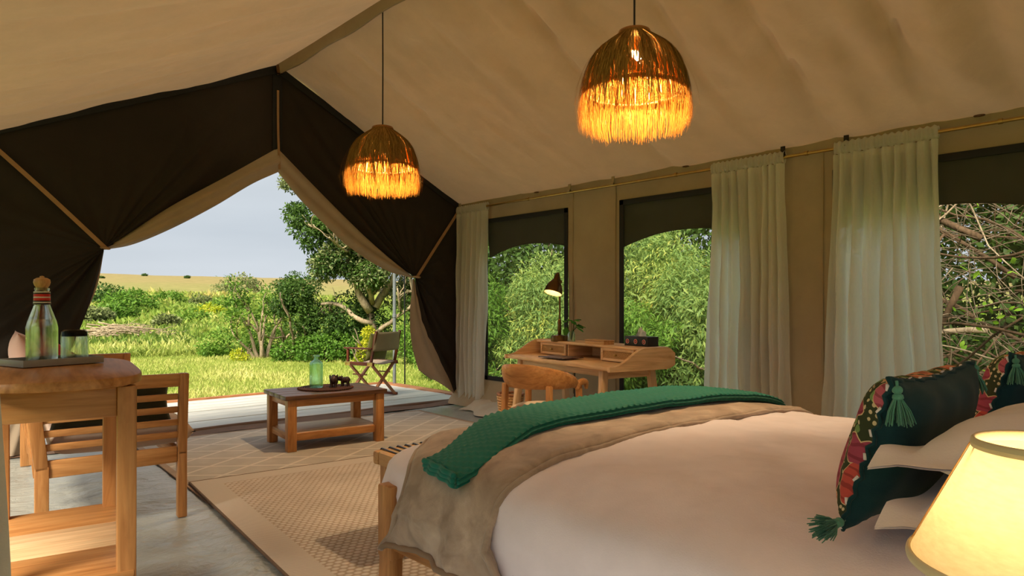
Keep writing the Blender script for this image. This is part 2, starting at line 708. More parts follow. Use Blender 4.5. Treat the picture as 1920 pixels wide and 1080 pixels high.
def build_shell():
    bm = NB(); grid(bm, 44, 260, roof_right)
    struct(obj('ceiling', bm, M_CANVAS, smooth=180), 'tan canvas tent roof slope above the curtain rail side')
    bm = NB(); grid(bm, 44, 240, roof_left)
    struct(obj('ceiling', bm, M_CANVAS, smooth=180), 'tan canvas tent roof slope above the armchair side')
    # ridge sleeve
    bm = NB()
    grid(bm, 60, 6, lambda u, v: (RX + .018 * cos(pi * v) + .01 * sin(u * 21), lerp(G - .02, BK, u), RZ - .005 - .10 * sin(pi * v) - .022 * sin(u * 9 * pi) ** 2 * sin(pi * v)))
    struct(obj('trim_1', bm, M_WALL, smooth=180), 'canvas sleeve hanging along the tent ridge')

    # right wall with three window openings
    wins = [(.82, 2.16), (2.84, 4.18), (4.86, 6.20)]
    z0, z1 = .33, 2.23
    ys = sorted({BK, G} | {a for w in wins for a in w} | set(np.round(np.arange(BK, G, .17), 3)))
    zs = sorted({0.0, z0, z1, EZ + .02} | set(np.round(np.arange(0.06, EZ, .11), 3)))
    bm = NB()
    vid = {}

    def wall_pt(y, z):
        k = smooth01((.36 - z) / .36)
        x = W - .015 + .012 * fbm(y * 1.4, z * 1.4, 8.) - k * k * (.16 + .05 * sin(y * 7) + .06 * fbm(y * 3, z, 2.))
        return (x, y, z + k * .012)

    def vv(i, j):
        if (i, j) not in vid:
            vid[(i, j)] = bm.verts.new(wall_pt(ys[i], zs[j]))
        return vid[(i, j)]
    for i in range(len(ys) - 1):
        for j in range(len(zs) - 1):
            cy, cz = (ys[i] + ys[i + 1]) / 2, (zs[j] + zs[j + 1]) / 2
            if z0 < cz < z1 and any(a < cy < b for a, b in wins):
                continue
            bm.faces.new((vv(i, j), vv(i + 1, j), vv(i + 1, j + 1), vv(i, j + 1)))
    wr = struct(obj('wall_right', bm, M_WALL, smooth=180), 'tan canvas side wall with three net windows')
    for y in (4.79, 4.23, 2.77, 2.23, .75, .2):
        bm = NB(); tube(bm, [(W - .02, y, .30), (W - .022, y + .004, 1.3), (W - .02, y, 2.40)], .007, 6)
        obj('seam', bm, M_WALL, wr)
    # gathered ground flap at the foot of the wall
    bm = NB()
    grid(bm, 90, 10, lambda u, v: (W - .02 - v * (.42 + .10 * sin(u * 31)), lerp(2.6, 6.22, u),
                                   .012 + .11 * (1 - v) ** 2 + .035 * (1 + fbm(u * 14, v * 2.2, 3.)) * sin(pi * min(1, v * 1.05)) ** .7))
    struct(obj('baseboard_right', bm, canvas_mat('pale_canvas_skirt', (0.56, 0.48, 0.36, 1), .02), smooth=180), 'gathered pale canvas flap along the foot of the side wall')

    # windows: black tape frame, net, and the dark awning with an arched lower edge outside the net
    for k, (a, b) in enumerate(wins):
        w = structE('window_%d' % (3 - k), 'net window in canvas wall with black tape edge and arched dark awning')
        bm = NB()
        t = .052
        x = W - .022
        for c, s in (((x, a + t / 2, (z0 + z1) / 2), (.012, t, z1 - z0)), ((x, b - t / 2, (z0 + z1) / 2), (.012, t, z1 - z0)),
                     ((x, (a + b) / 2, z0 + t / 2), (.012, b - a, t)), ((x, (a + b) / 2, z1 - t / 2), (.012, b - a, t))):
            box(bm, c, s, bev=.003)
        obj('frame', bm, M_BLACK, w)
        bm = NB(); grid(bm, 1, 1, lambda u, v: (W - .01, lerp(a, b, u), lerp(z0, z1, v)))
        obj('net', bm, M_NET, w, smooth=0)
        bm = NB()

        def arch(u, v, a=a, b=b):
            e = 1.79 + .12 * (1 - abs(2 * u - 1) ** 2.2)
            return (W + .10 - .06 * v + .015 * sin(u * 9) * (1 - v), lerp(a - .06, b + .06, u), lerp(e, z1 + .10, v))
        grid(bm, 32, 6, arch)
        obj('arched_awning', bm, M_ARCH, w, smooth=180)
        bm = NB(); tube(bm, [arch(i / 32, 0.0) for i in range(33)], .008, 6)
        obj('awning_hem', bm, M_ARCH, w)

    # curtain rail
    rail = struct(structE('trim_2', 'brass curtain rail along the eave'))
    bm = NB(); tube(bm, [(W - .08, 6.66, 2.375), (W - .08, 3.0, 2.372), (W - .08, -2.4, 2.375)], .0125, 12)
    obj('rod', bm, M_BRASS, rail)
    for y in (6.62, 4.79, 4.22, 2.52, 2.04, .3):
        bm = NB()
        grid(bm, 12, 1, lambda u, v: (W - .08 + .017 * cos(2 * pi * u), y - .02 + .04 * v, 2.382 + (.024 if .1 < u < .4 else .016) * sin(2 * pi * u)), closeu=True)
        box(bm, (W - .072, y, 2.425), (.012, .036, .07), bev=.003)
        obj('rail_strap', bm, M_DARK if y < 3 else M_WALL, rail)
    for y in (2.33, 3.5, 5.4, 1.1):
        bm = NB(); tube(bm, [(W - .08, y - .012, 2.374), (W - .08, y + .012, 2.374)], .018, 12)
        obj('rail_collar', bm, M_BRASS, rail)
    for y in (1.22, 3.42, 5.3):
        bm = NB()
        tube(bm, [(W - .05 + .02 * cos(a), y + .03 * sin(a), 2.44) for a in np.linspace(0, 2 * pi, 13)], .004, 6, cap=False)
        obj('roof_ring', bm, M_BRONZE, rail)

    # left and back walls, out of view; their openings are added to let daylight in
    bm = NB()
    for (y0, y1, za, zb) in ((BK, -2.4, 0, LZ), (.30, .5, 0, LZ), (3.0, 3.4, 0, LZ), (.5, 3.0, 0, .35), (.5, 3.0, 1.62, LZ), (6.1, G, 0, LZ),
                             (-2.4, .30, 0, .35), (-2.4, .30, 1.98, LZ), (3.4, 6.1, 0, .35), (3.4, 6.1, 1.98, LZ)):
        grid(bm, 6, 6, lambda u, v: (LX, lerp(y0, y1, u), lerp(za, zb, v)))
    struct(obj('wall_left', bm, M_WALL, smooth=180), 'canvas side wall behind the console table')
    bm = NB()
    for (xa, xb) in ((LX, 0.1), (2.6, W)):
        grid(bm, 8, 6, lambda u, v: (lerp(xa, xb, u), BK, v * (RZ - (.444 * (RX - lerp(xa, xb, u)) if lerp(xa, xb, u) < RX else .506 * (lerp(xa, xb, u) - RX)))))
    grid(bm, 8, 6, lambda u, v: (lerp(.1, 2.6, u), BK, lerp(2.3 if lerp(.1, 2.6, u) > .6 else 2.2, RZ - (.444 * (RX - lerp(.1, 2.6, u)) if lerp(.1, 2.6, u) < RX else .506 * (lerp(.1, 2.6, u) - RX)), v)))
    struct(obj('wall_back', bm, M_WALL, smooth=180), 'canvas back wall with an unseen opening added to let daylight in')

    # floor: wrinkled ground sheet
    bm = NB()

    def fl(u, v):
        x, y = lerp(LX - .02, W + .02, u), lerp(BK, G + .05, v)
        wr = 0
        if x < 1.6:
            wr = .006 * fbm(x * 2.2, y * 3.2, 1.) + .007 * max(0, fbm(x * 1.1 + y * .6, y * 4.2, 6.)) ** 1.0
        if x > 3.4:
            wr = .012 * smooth01((x - 3.4) / 1.0) * fbm(x * 2.0, y * 2.2, 4.)
        return (x, y, -.004 + min(wr, .004) if x < 1.6 else -.004 + wr * .5)
    grid(bm, 170, 260, fl)
    struct(obj('floor', bm, M_FLOOR, smooth=180), 'glossy wrinkled grey ground sheet')
    # threshold roll
    bm = NB()
    tube(bm, [(x, G + .10 + .006 * sin(x * 5), .012 + .006 * sin(x * 3.1)) for x in np.linspace(LX, W, 40)], .034, 10)
    grid(bm, 40, 3, lambda u, v: (lerp(LX, W, u), lerp(G - .06, G + .09, v), .006 + .028 * v + .004 * sin(u * 40)))
    struct(obj('trim_3', bm, plain('brown_canvas_threshold', S(104, 78, 60), .8), smooth=180), 'brown rolled canvas threshold across the opening')


def pl(x, z, y=0.0):
    return Vector((x, G + y, z))


def flap(parent, tie, outer, n_s, bow0, bow1, side):
    """dark canvas gathered to a tie point: a fan of folds with a free edge on each side"""
    P = [Vector((x, 0, z)) for x, z in outer]
    L = [0]
    for a, b in zip(P, P[1:]):
        L.append(L[-1] + (b - a).length)
    T = Vector((tie[0], 0, tie[1]))

    def at(s):
        d = s * L[-1]
        for i in range(len(P) - 1):
            if d <= L[i + 1] + 1e-9:
                return P[i].lerp(P[i + 1], (d - L[i]) / max(1e-9, L[i + 1] - L[i]))
        return P[-1]
    bm = NB()

    def fn(u, v):
        o = at(u)
        r = v ** .8
        p = T.lerp(o, r)
        b0 = (1 - u) ** 10
        b1 = u ** 10
        p += (Vector(bow0) * b0 + Vector(bow1) * b1) * (4 * r * (1 - r))
        edge = max(exp(-u * 9), exp(-(1 - u) * 6), .12)
        y = edge * (.075 * sin(u * 95) + .05 * sin(u * 41 + 1)) * (r ** .6) * (1 - r) ** 1.1 * 1.7
        y += .03 * fbm(p.x * 1.3, p.z * 1.3, 2.) * r * (1 - r) * 4
        y -= .05 * (1 - r) ** 3
        return (p.x, G + y, p.z)
    grid(bm, n_s, 30, fn)
    return obj('dark_flap', bm, M_DARK, parent, smooth=180), fn


def band(parent, D, F, roll, name='rolled_edge', mat=None, seed=0.0):
    """tan outer side of a flap rolled over along its free edge, between curve D and curve F"""
    n = 48
    d = spline([(x, 0, z) for x, z in D], n)
    f = spline([(x, 0, z) for x, z in F], n)
    bm = NB()

    def fn(u, v):
        i = min(n, int(round(u * n)))
        p = d[i].lerp(f[i], v)
        w = (f[i] - d[i]).length
        k = min(1.0, w / .12)
        y = -.012 - roll * k * (sin(pi * min(1, v * .95)) ** .7) + .016 * k * sin(v * 9 + u * 5 + seed) * sin(pi * v)
        return (p.x, G + y, p.z)
    grid(bm, n, 14, fn)
    # return face at the back so the edge is a roll, not a card
    grid(bm, n, 6, lambda u, v: (fn(u, 1.0)[0] * (1 - v) + fn(u, .55)[0] * v, fn(u, 1.0)[1] + .05 * sin(pi * v / 2), fn(u, 1.0)[2] * (1 - v) + fn(u, .55)[2] * v))
    return obj(name, bm, mat or M_TAN, parent, smooth=180)


def strap(parent, pts, w=.034, t=.006):
    bm = NB()
    P = spline(pts, 14)
    for i in range(len(P) - 1):
        beam(bm, P[i], P[i] + (P[i + 1] - P[i]) * 1.02, w, t, (0, 1, 0), 0)
    return obj('tie_strap', bm, M_STRAP, parent)


def build_gable():
    d = structE('door_1', 'dark brown canvas tent door with both flaps tied back')
    TL, TR = (1.36, 1.70), (4.54, 1.54)
    flap(d, TL, [(2.9, 2.80), (2.9, 3.60), (1.7, RZ - .444 * 1.2), (.5, 2.575), (LX, LZ), (LX, 1.0), (LX, .01), (.70, .01)],
         260, (-.02, 0, -.09), (.10, 0, .0), -1)
    flap(d, TR, [(2.9, 2.80), (2.9, 3.60), (4.0, RZ - .506 * 1.1), (W, EZ), (W, 1.2), (W, .10), (5.16, .10)],
         260, (.02, 0, -.09), (-.10, 0, -.06), 1)
    band(d, [(2.9, 2.80), (2.38, 2.44), (1.92, 2.13), (1.60, 1.88), (1.37, 1.70)],
         [(2.9, 2.555), (2.63, 2.40), (2.28, 2.15), (1.90, 1.91), (1.59, 1.75), (1.375, 1.69)], .05)
    band(d, [(2.9, 2.80), (3.36, 2.41), (3.84, 2.02), (4.2, 1.76), (4.53, 1.55)],
         [(2.9, 2.555), (3.14, 2.30), (3.43, 2.05), (3.74, 1.82), (4.16, 1.61), (4.53, 1.53)], .05, seed=2)
    # lower halves turn their tan side out
    band(d, [(1.355, 1.69), (1.22, 1.30), (1.02, .95), (.80, .55), (.62, .02)],
         [(1.365, 1.68), (1.31, 1.36), (1.20, 1.09), (1.05, .86), (.90, .5), (.80, .02)], .02, seed=1)
    band(d, [(4.55, 1.52), (4.70, 1.05), (4.90, .62), (5.08, .28), (5.15, .12)],
         [(4.535, 1.52), (4.49, 1.16), (4.50, .85), (4.55, .62), (4.61, .45)], .03, 'turned_out_lining', seed=3)
    strap(d, [(.49, G - .03, 2.57), (.93, G - .06, 2.14), (TL[0], G - .09, TL[1])])
    strap(d, [(W, G - .03, EZ - .01), (4.9, G - .06, 2.0), (TR[0], G - .09, TR[1])])
    strap(d, [(2.9, G - .025, 3.38), (2.9, G - .028, 3.0), (2.9, G - .06, 2.58)], .022)
    for t in (TL, TR):
        bm = NB(); tube(bm, [(t[0] + .03 * cos(a), G - .085 + .05 * sin(a), t[1] - .005 * cos(a)) for a in np.linspace(0, 2 * pi, 15)], .009, 6, cap=False)
        obj('tie_loop', bm, M_STRAP, d)
    # black edging along the gable
    bm = NB(); beam(bm, (RX + .02, G - .02, RZ - .035), (LX, G - .02, LZ - .035), .012, .075, (0, 0, 1))
    beam(bm, (RX - .02, G - .02, RZ - .035), (W, G - .02, EZ - .035), .012, .075, (0, 0, 1))
    beam(bm, (RX, G - .012, 3.58), (RX, G - .012, 2.78), .012, .10, (1, 0, 0))
    obj('black_edging', bm, M_BLACK, d)
    bm = NB(); lathe(bm, [(0, .05), (.03, .04), (.035, 0), (.03, -.04), (0, -.05)], 16, (RX, G - .06, RZ - .06))
    obj('ridge_fitting', bm, M_BRONZE, d)


def build_deck():
    d = structE('floor_deck', 'pale grey boarded verandah deck outside the tent door')
    pm = Mat('weathered_deck_board')
    vec = pm.coord('Object', (1.5, 14, 14))
    c = pm.ramp(pm.noise(vec, 1.0, 6.0, .6, .6), [(.3, S(168, 166, 158)), (.7, S(204, 202, 194))])
    M_DECK = pm.done(pm.principled(c, .55, 0, .4, pm.bump(pm.noise(vec, 3.0, 3.0), .15, .003)))
    me = None
    y = 6.84
    k = 0
    while y < 9.10:
        if me is None:
            bm = NB(); box(bm, (0, 0, 0), (6.9, .222, .03), bev=.006)
            o = obj('plank', bm, M_DECK, d)
            me = o.data
        else:
            o = bpy.data.objects.new('plank', me); COL.objects.link(o); o.parent = d
        o.location = (2.2, y + .111, -.022 + .003 * sin(k * 2.3))
        y += .232
        k += 1
    bm = NB(); box(bm, (2.2, 9.19, -.05), (7.0, .055, .14), bev=.006)
    obj('edge_board', bm, wood('rose', 0), d)
    bm = NB(); box(bm, (5.72, 8.0, -.04), (.16, 2.45, .10), bev=.006)
    obj('edge_board', bm, wood('rose', 1), d)
    t = thing('verandah_pole', 'grey steel pole standing at the outer deck corner', 'pole', (5.75, 8.98, -.03))
    bm = NB(); tube(bm, [(0, 0, .02), (0, 0, 3.4)], .026, 14); obj('tube', bm, M_STEEL, t)
    bm = NB(); lathe(bm, [(0, .03), (.06, .03), (.065, .0)], 16); obj('base_plate', bm, M_STEEL, t)
    bm = NB(); lathe(bm, [(.026, 0), (.034, .004), (.034, .05), (.026, .054)], 16, (0, 0, 1.05)); obj('collar', bm, M_STEEL, t)
    bm = NB(); tube(bm, [(5.92, 8.95, -.03), (5.915, 8.95, 1.5), (5.90, 8.95, 3.4)], .011, 8)
    tag(obj('guy_rope', bm, M_BLACKM), 'taut black rope hanging beside the grey steel pole', 'rope')


def build_rugs():
    def rug(name, label, corner, rot, w, l, z, th, field, border, bw):
        ex = Vector((cos(rot), sin(rot), 0)); ey = Vector((-sin(rot), cos(rot), 0))
        c = Vector((corner[0], corner[1], z)) + ex * (w / 2) - ey * (l / 2)
        t = thing(name, label, 'rug', c, rot)
        bm = NB()
        grid(bm, 40, 40, lambda u, v: (lerp(-w / 2 + bw, w / 2 - bw, u), lerp(-l / 2 + bw, l / 2 - bw, v), th))
        obj('woven_field', bm, field, t)
        bm = NB()
        o = [(-w / 2, -l / 2), (w / 2, -l / 2), (w / 2, l / 2), (-w / 2, l / 2)]
        i = [(-w / 2 + bw, -l / 2 + bw), (w / 2 - bw, -l / 2 + bw), (w / 2 - bw, l / 2 - bw), (-w / 2 + bw, l / 2 - bw)]
        for k in range(4):
            a, b = k, (k + 1) % 4
            va = [bm.verts.new((*p, th)) for p in (o[a], o[b], i[b], i[a])]
            bm.faces.new(va)
            vb = [bm.verts.new((*p, zz)) for p, zz in ((o[a], 0), (o[b], 0), (o[b], th), (o[a], th))]
            bm.faces.new(vb)
        obj('border', bm, border, t, smooth=0)
        bm = NB()
        hem = [Vector((*o[k % 4], th * .6)) for k in range(5)]
        for a, b in zip(hem, hem[1:]):
            tube(bm, [a, b], th * .62, 8)
        obj('bound_edge', bm, plain('dark_rug_binding', S(104, 84, 68), .9), t)
        return t
    rug('flatweave_rug', 'flat beige rug with pale diamond lattice under the coffee table', (1.56, 6.66), -.05, 2.95, 2.35, .001, .007, rug_diamond(), plain('plain_rug_edge', S(152, 130, 110), .9), .05)
    rug('woven_rug', 'chunky woven beige rug between the bed and the slatted sofa', (1.50, 4.87), -.10, 2.5, 3.9, .010, .012, rug_weave(), rug_border(), .17)

# ================================================================ FURNITURE
def piece(name, parent, kind, c, s, rot=None, bev=.005, loc=None):
    """one straight board or post; its grain follows its longest side"""
    bm = NB()
    box(bm, c, s, rot, bev)
    return obj(name, bm, wood(kind, max(range(3), key=lambda k: s[k])), parent)


def coffee_table():
    t = thing('coffee_table', 'low wooden coffee table with a dark board top on the diamond rug', 'table', (2.865, 5.59, .008), -.115)
    w, d, h = .90, .62, .462
    for k in range(4):
        y = -d / 2 + d / 4 * (k + .5)
        piece('top_board', t, 'walnut' if k % 2 else 'walnut', (0, y, h - .018), (w, d / 4 - .002, .036), bev=.004)
    for sx in (-1, 1):
        for sy in (-1, 1):
            piece('leg', t, 'honey', (sx * (w / 2 - .06), sy * (d / 2 - .055), (h - .036) / 2), (.076, .076, h - .037))
    for sy in (-1, 1):
        piece('apron', t, 'honey', (0, sy * (d / 2 - .05), h - .066), (w - .2, .028, .06))
        piece('stretcher', t, 'honey', (0, sy * (d / 2 - .055), .115), (w - .2, .034, .062))
    for sx in (-1, 1):
        piece('apron', t, 'honey', (sx * (w / 2 - .055), 0, h - .066), (.028, d - .19, .06))
        piece('stretcher', t, 'honey', (sx * (w / 2 - .06), 0, .115), (.034, d - .19, .062))
    piece('shelf', t, 'oak', (0, 0, .14), (w - .14, d - .14, .014))
    return t


def sofa():
    """two-seater along local y, facing local +x; slatted panel at each end"""
    t = thing('slatted_sofa', 'slatted wooden sofa with a beige seat, beside the console table', 'sofa', (1.272, 4.19, 0), -.087)
    K = 'honey'
    D, L = .72, 2.06
    for y in (0, L):
        for x, wv in ((-.024, .048), (-D + .03, .062)):
            bm = NB()
            beam(bm, (x, y, 0), (x, y, .38), wv, .056, (0, 1, 0), .004)
            beam(bm, (x, y, .36), (x + (.012 if x > -.1 else -.05), y, .825), wv, .056, (0, 1, 0), .006)
            obj('leg', bm, wood(K, 2), t)
        piece('arm_rail', t, K, (-D / 2 - .01, y, .787), (D + .01, .036, .075), bev=.008)
        for z in (.692, .618, .546, .474):
            piece('slat', t, K, (-D / 2 - .006, y, z), (D - .075, .020, .036))
        piece('lower_rail', t, K, (-D / 2, y, .362), (D - .10, .034, .09))
    piece('front_rail', t, K, (-.03, L / 2, .345), (.034, L - .06, .08))
    piece('rear_rail', t, K, (-D + .03, L / 2, .345), (.034, L - .06, .08))
    for z in (.80, .66, .53):
        piece('back_rail', t, K, (-D - .02 + (.8 - z) * .12, L / 2, z), (.024, L - .05, .055))
    for y in (.62, 1.03, 1.44):
        bm = NB(); beam(bm, (-D + .03, y, .20), (-D - .03, y, .81), .05, .022, (1, 0, 0)); obj('back_stile', bm, wood(K, 2), t)
    for k in range(2):
        bm = NB(); cushion_bm(bm, D + .0, L / 2 - .02, .16, flat=1.6, pinch=.01)
        obj('seat_cushion', bm, M_SEATC, t, smooth=180, loc=(-D / 2 + .06, L / 4 + .01 + k * (L / 2 - .01), .475))
    return t


def cushion_bm(bm, w, h, th, flat=.5, nu=22, nv=22, z0=0, pinch=.06, flange=0.0):
    """pillow lying in xy, thickness along z; returns nothing"""
    def fn(sgn):
        def f(u, v):
            a, b = 2 * u - 1, 2 * v - 1
            x = a * w / 2 * (1 - pinch * (1 - abs(b)) ** 0 * b * b * (1 - abs(a)) * 0 - pinch * (1 - b * b) * abs(a) ** 3 * 1.0)
            y = b * h / 2 * (1 - pinch * (1 - a * a) * abs(b) ** 3)
            aa, bb = abs(a), abs(b)
            if flange:
                aa = min(1, aa / (1 - 2 * flange / w)); bb = min(1, bb / (1 - 2 * flange / h))
            k = max(0, (1 - aa ** (2 + 3 * flat)) * (1 - bb ** (2 + 3 * flat))) ** (.5 + .12 * (1 - flat))
            return (x, y, z0 + sgn * (th / 2 * k + (.0018 if flange else 0)) + .006 * k * fbm(x * 7, y * 7, sgn * 3.))
        return f
    top = grid(bm, nu, nv, fn(1))
    bot = grid(bm, nu, nv, fn(-1))
    bmesh.ops.remove_doubles(bm, verts=bm.verts, dist=.0005)
    if flange:
        bmesh.ops.recalc_face_normals(bm, faces=bm.faces)
    bmesh.ops.recalc_face_normals(bm, faces=bm.faces)


def console_table():
    t = thing('console_table', 'tall narrow wooden console table with a bowed top and one low shelf', 'table', (.425, 2.765, 0), -.155)
    w, d, h = .40, .86, 1.003
    K = 'honey'

    def outline(ow, od, bulge, n=14):
        P = []
        for k in range(64):
            th = 2 * pi * k / 64
            co, si = cos(th), sin(th)
            q = (abs(co) ** 4.2 + abs(si) ** 3.2) ** (-1 / 3.7)
            P.append((co * q * (ow / 2 + .012), si * q * (od / 2 + bulge)))
        return P
    bm = NB()
    P = outline(w + .05, d + .02, .05)
    prof = [(0, .982, -.004), (0, .978, -.010), (0, .974, -.004), (0, .974, 0)]
    rings = []
    for z, ins in ((h - .030, .008), (h - .026, .0), (h - .008, .0), (h - .002, .003), (h, .010)):
        rings.append([bm.verts.new((x * (1 - 2 * ins / w), y * (1 - 2 * ins / d), z)) for x, y in P])
    for a, b in zip(rings, rings[1:]):
        for k in range(len(P)):
            bm.faces.new((a[k], a[(k + 1) % len(P)], b[(k + 1) % len(P)], b[k]))
    bm.faces.new(rings[-1]); bm.faces.new(list(reversed(rings[0])))
    obj('tabletop', bm, wood('honey', 1), t, smooth=35)
    for sx in (-1, 1):
        for sy in (-1, 1):
            bm = NB(); beam(bm, (sx * (w / 2 - .025), sy * (d / 2 - .03), 0), (sx * (w / 2 - .022), sy * (d / 2 - .03), h - .031), .052, .052, (0, 1, 0), .004)
            obj('leg', bm, wood(K, 2), t)
    for sy in (-1, 1):
        piece('apron', t, K, (0, sy * (d / 2 - .028), h - .077), (w - .096, .022, .09))
    for sx in (-1, 1):
        piece('apron', t, K, (sx * (w / 2 - .024), 0, h - .077), (.022, d - .11, .09))
    # shelf: boards side by side
    n = 3
    for k in range(n):
        yy = lerp(-d / 2 + .0, d / 2 - .0, (k + .5) / n)
        piece('shelf_board', t, ('honey', 'oak', 'honey')[k], (0, yy, .400), (w - .006, d / n - .002, .026), bev=.004)
    return t


def desk():
    """local +x is the front (towards the bed when rotated), length along y"""
    t = thing('writing_desk', 'pale wooden writing desk with rattan drawers and swept side panels', 'desk', (4.50, 4.02, 0), -.21)
    K = 'oak'
    L, D, h = 1.56, .62, .742
    # front is local -x
    piece('desk_top', t, K, (0, 0, h - .016), (D, L, .034), bev=.008)
    for sy in (-1, 1):
        for sx in (-1, 1):
            bm = NB()
            beam(bm, (sx * (D / 2 - .03 + .03), sy * (L / 2 - .16 + .04), 0), (sx * (D / 2 - .07), sy * (L / 2 - .16), h - .032), .055, .06, (1, 0, 0), .008)
            obj('leg', bm, wood(K, 2), t)
        piece('side_apron', t, K, (0, sy * (L / 2 - .16), h - .07), (D - .18, .026, .075))
    piece('front_apron', t, K, (-D / 2 + .07, 0, h - .062), (.024, L - .38, .055))
    piece('back_apron', t, K, (D / 2 - .07, 0, h - .062), (.024, L - .38, .055))
    # raised compartment along the back
    xb0, xb1 = .02, D / 2
    ht = .125
    piece('upper_shelf', t, K, ((xb0 + xb1) / 2 + .0, 0, h + ht), (xb1 - xb0 + .02, L - .05, .022), bev=.006)
    piece('back_panel', t, K, (xb1 - .008, 0, h + ht / 2), (.014, L - .06, ht))
    for y in (-L / 2 + .10, -.245, .245, L / 2 - .10):
        piece('divider', t, K, ((xb0 + xb1) / 2, y, h + ht / 2), (xb1 - xb0 - .01, .018, ht - .006), bev=.003)
    # swept side panels
    for sy in (-1, 1):
        bm = NB()
        P = []
        n = 24
        for k in range(n + 1):
            u = k / n
            x = lerp(-D / 2 - .015, D / 2 + .03, u)
            top = h + .006 + (ht + .012) * smooth01((u - .06) / .50)
            if u > .9:
                top -= .5 * (u - .9)
            bot = h - .036
            P.append((x, bot + (.3 * (u - .9) if u > .9 else 0), top))
        for off in (0,):
            v0 = [(bm.verts.new((x, sy * (L / 2 - .008), b)), bm.verts.new((x, sy * (L / 2 - .008 + .012 * 0), tp)), bm.verts.new((x, sy * (L / 2 + .022), tp - .004)), bm.verts.new((x, sy * (L / 2 + .022), b))) for x, b, tp in P]
            for a, b in zip(v0, v0[1:]):
                for k in range(4):
                    bm.faces.new((a[k], b[k], b[(k + 1) % 4], a[(k + 1) % 4]))
            bm.faces.new(v0[0]); bm.faces.new(list(reversed(v0[-1])))
        bmesh.ops.recalc_face_normals(bm, faces=bm.faces)
        obj('side_panel', bm, wood(K, 0), t, smooth=30)
    # rattan drawers
    M = Mat('woven_rattan')
    vec = M.coord('Object', (1, 1, 1))
    ch = M.n('ShaderNodeTexChecker')
    ch.inputs['Scale'].default_value = 90
    M.l(vec, ch.inputs[0])
    c = M.mix(ch.outputs['Fac'], S(214, 178, 122), S(128, 88, 48))
    rat = M.done(M.principled(c, .6, 0, .3, M.bump(ch.outputs['Fac'], .4, .003)))
    for sy in (-1, 1):
        yc = sy * .472
        bm = NB()
        wd, hd = .42, .105
        for cc, ss in (((0, -wd / 2 + .012, 0), (.016, .024, hd)), ((0, wd / 2 - .012, 0), (.016, .024, hd)),
                       ((0, 0, hd / 2 - .011), (.016, wd - .05, .022)), ((0, 0, -hd / 2 + .011), (.016, wd - .05, .022))):
            box(bm, cc, ss, bev=.002)
        dr = obj('drawer', bm, wood(K, 1), t, loc=(xb0 - .002, yc, h + ht / 2 - .002))
        bm = NB(); box(bm, (.003, 0, 0), (.006, wd - .05, hd - .044), bev=0)
        obj('rattan_panel', bm, rat, dr)
        bm = NB(); lathe(bm, [(0, .0), (.006, .002), (.006, .012), (.011, .018), (.010, .026), (0, .029)], 14)
        obj('knob', bm, M_BRASS, dr, rot=(0, -pi / 2, 0), loc=(-.008, 0, 0))
    return t


def desk_chair():
    t = thing('desk_chair', 'round backed wooden tub chair with a cream seat at the writing desk', 'chair', (3.60, 3.62, 0), .22)
    # facing local +x (towards the desk); backrest arc at -x
    K = 'honey'
    bm = NB()

    def back(u, v):
        a = lerp(radians(62), radians(298), u)       # horseshoe open to +x
        R = .265
        k = (1 - abs(2 * u - 1) ** 1.9)
        hgt = .035 + .150 * k
        zc = .612 + hgt / 2
        th = .016 + .012 * k
        phi = 2 * pi * v
        r = R + th * cos(phi) + .045 * k * (sin(phi) * .5)
        return (r * cos(a), r * sin(a) * 1.0, zc + hgt / 2 * sin(phi))
    grid(bm, 48, 14, back)
    bmesh.ops.remove_doubles(bm, verts=bm.verts, dist=.0004)
    # arm ends turned down like a hook
    for s in (-1, 1):
        a = radians(62) * s
        p = Vector((.265 * cos(a), .265 * sin(a), .622))
        tube(bm, spline([p + Vector((-.05, s * .03, 0)), p, p + Vector((.06, s * .012, .022)), p + Vector((.10, s * .02, .010)), p + Vector((.112, s * .02, -.035))], 12), [.026] * 9 + [.024, .02, .016, .012], 10)
    obj('backrest', bm, wood(K, 1), t, smooth=60)
    for (x, y, z1) in ((.17, .225, .625), (.17, -.225, .625), (-.19, .19, .64), (-.19, -.19, .64)):
        bm = NB(); beam(bm, (x * 1.12, y * 1.1, 0), (x, y, z1), .04, .044, (1, 0, 0), .008)
        obj('leg', bm, wood(K, 2), t)
    bm = NB(); lathe(bm, [(0, .42), (.225, .42), (.235, .40), (.235, .365), (.22, .355), (0, .355)], 40); obj('seat_frame', bm, wood(K, 0), t)
    bm = NB(); lathe(bm, [(0, .487), (.10, .486), (.18, .476), (.222, .455), (.232, .435), (.224, .421), (0, .421)], 40); obj('seat_cushion', bm, M_CREAM, t, smooth=180)
    return t


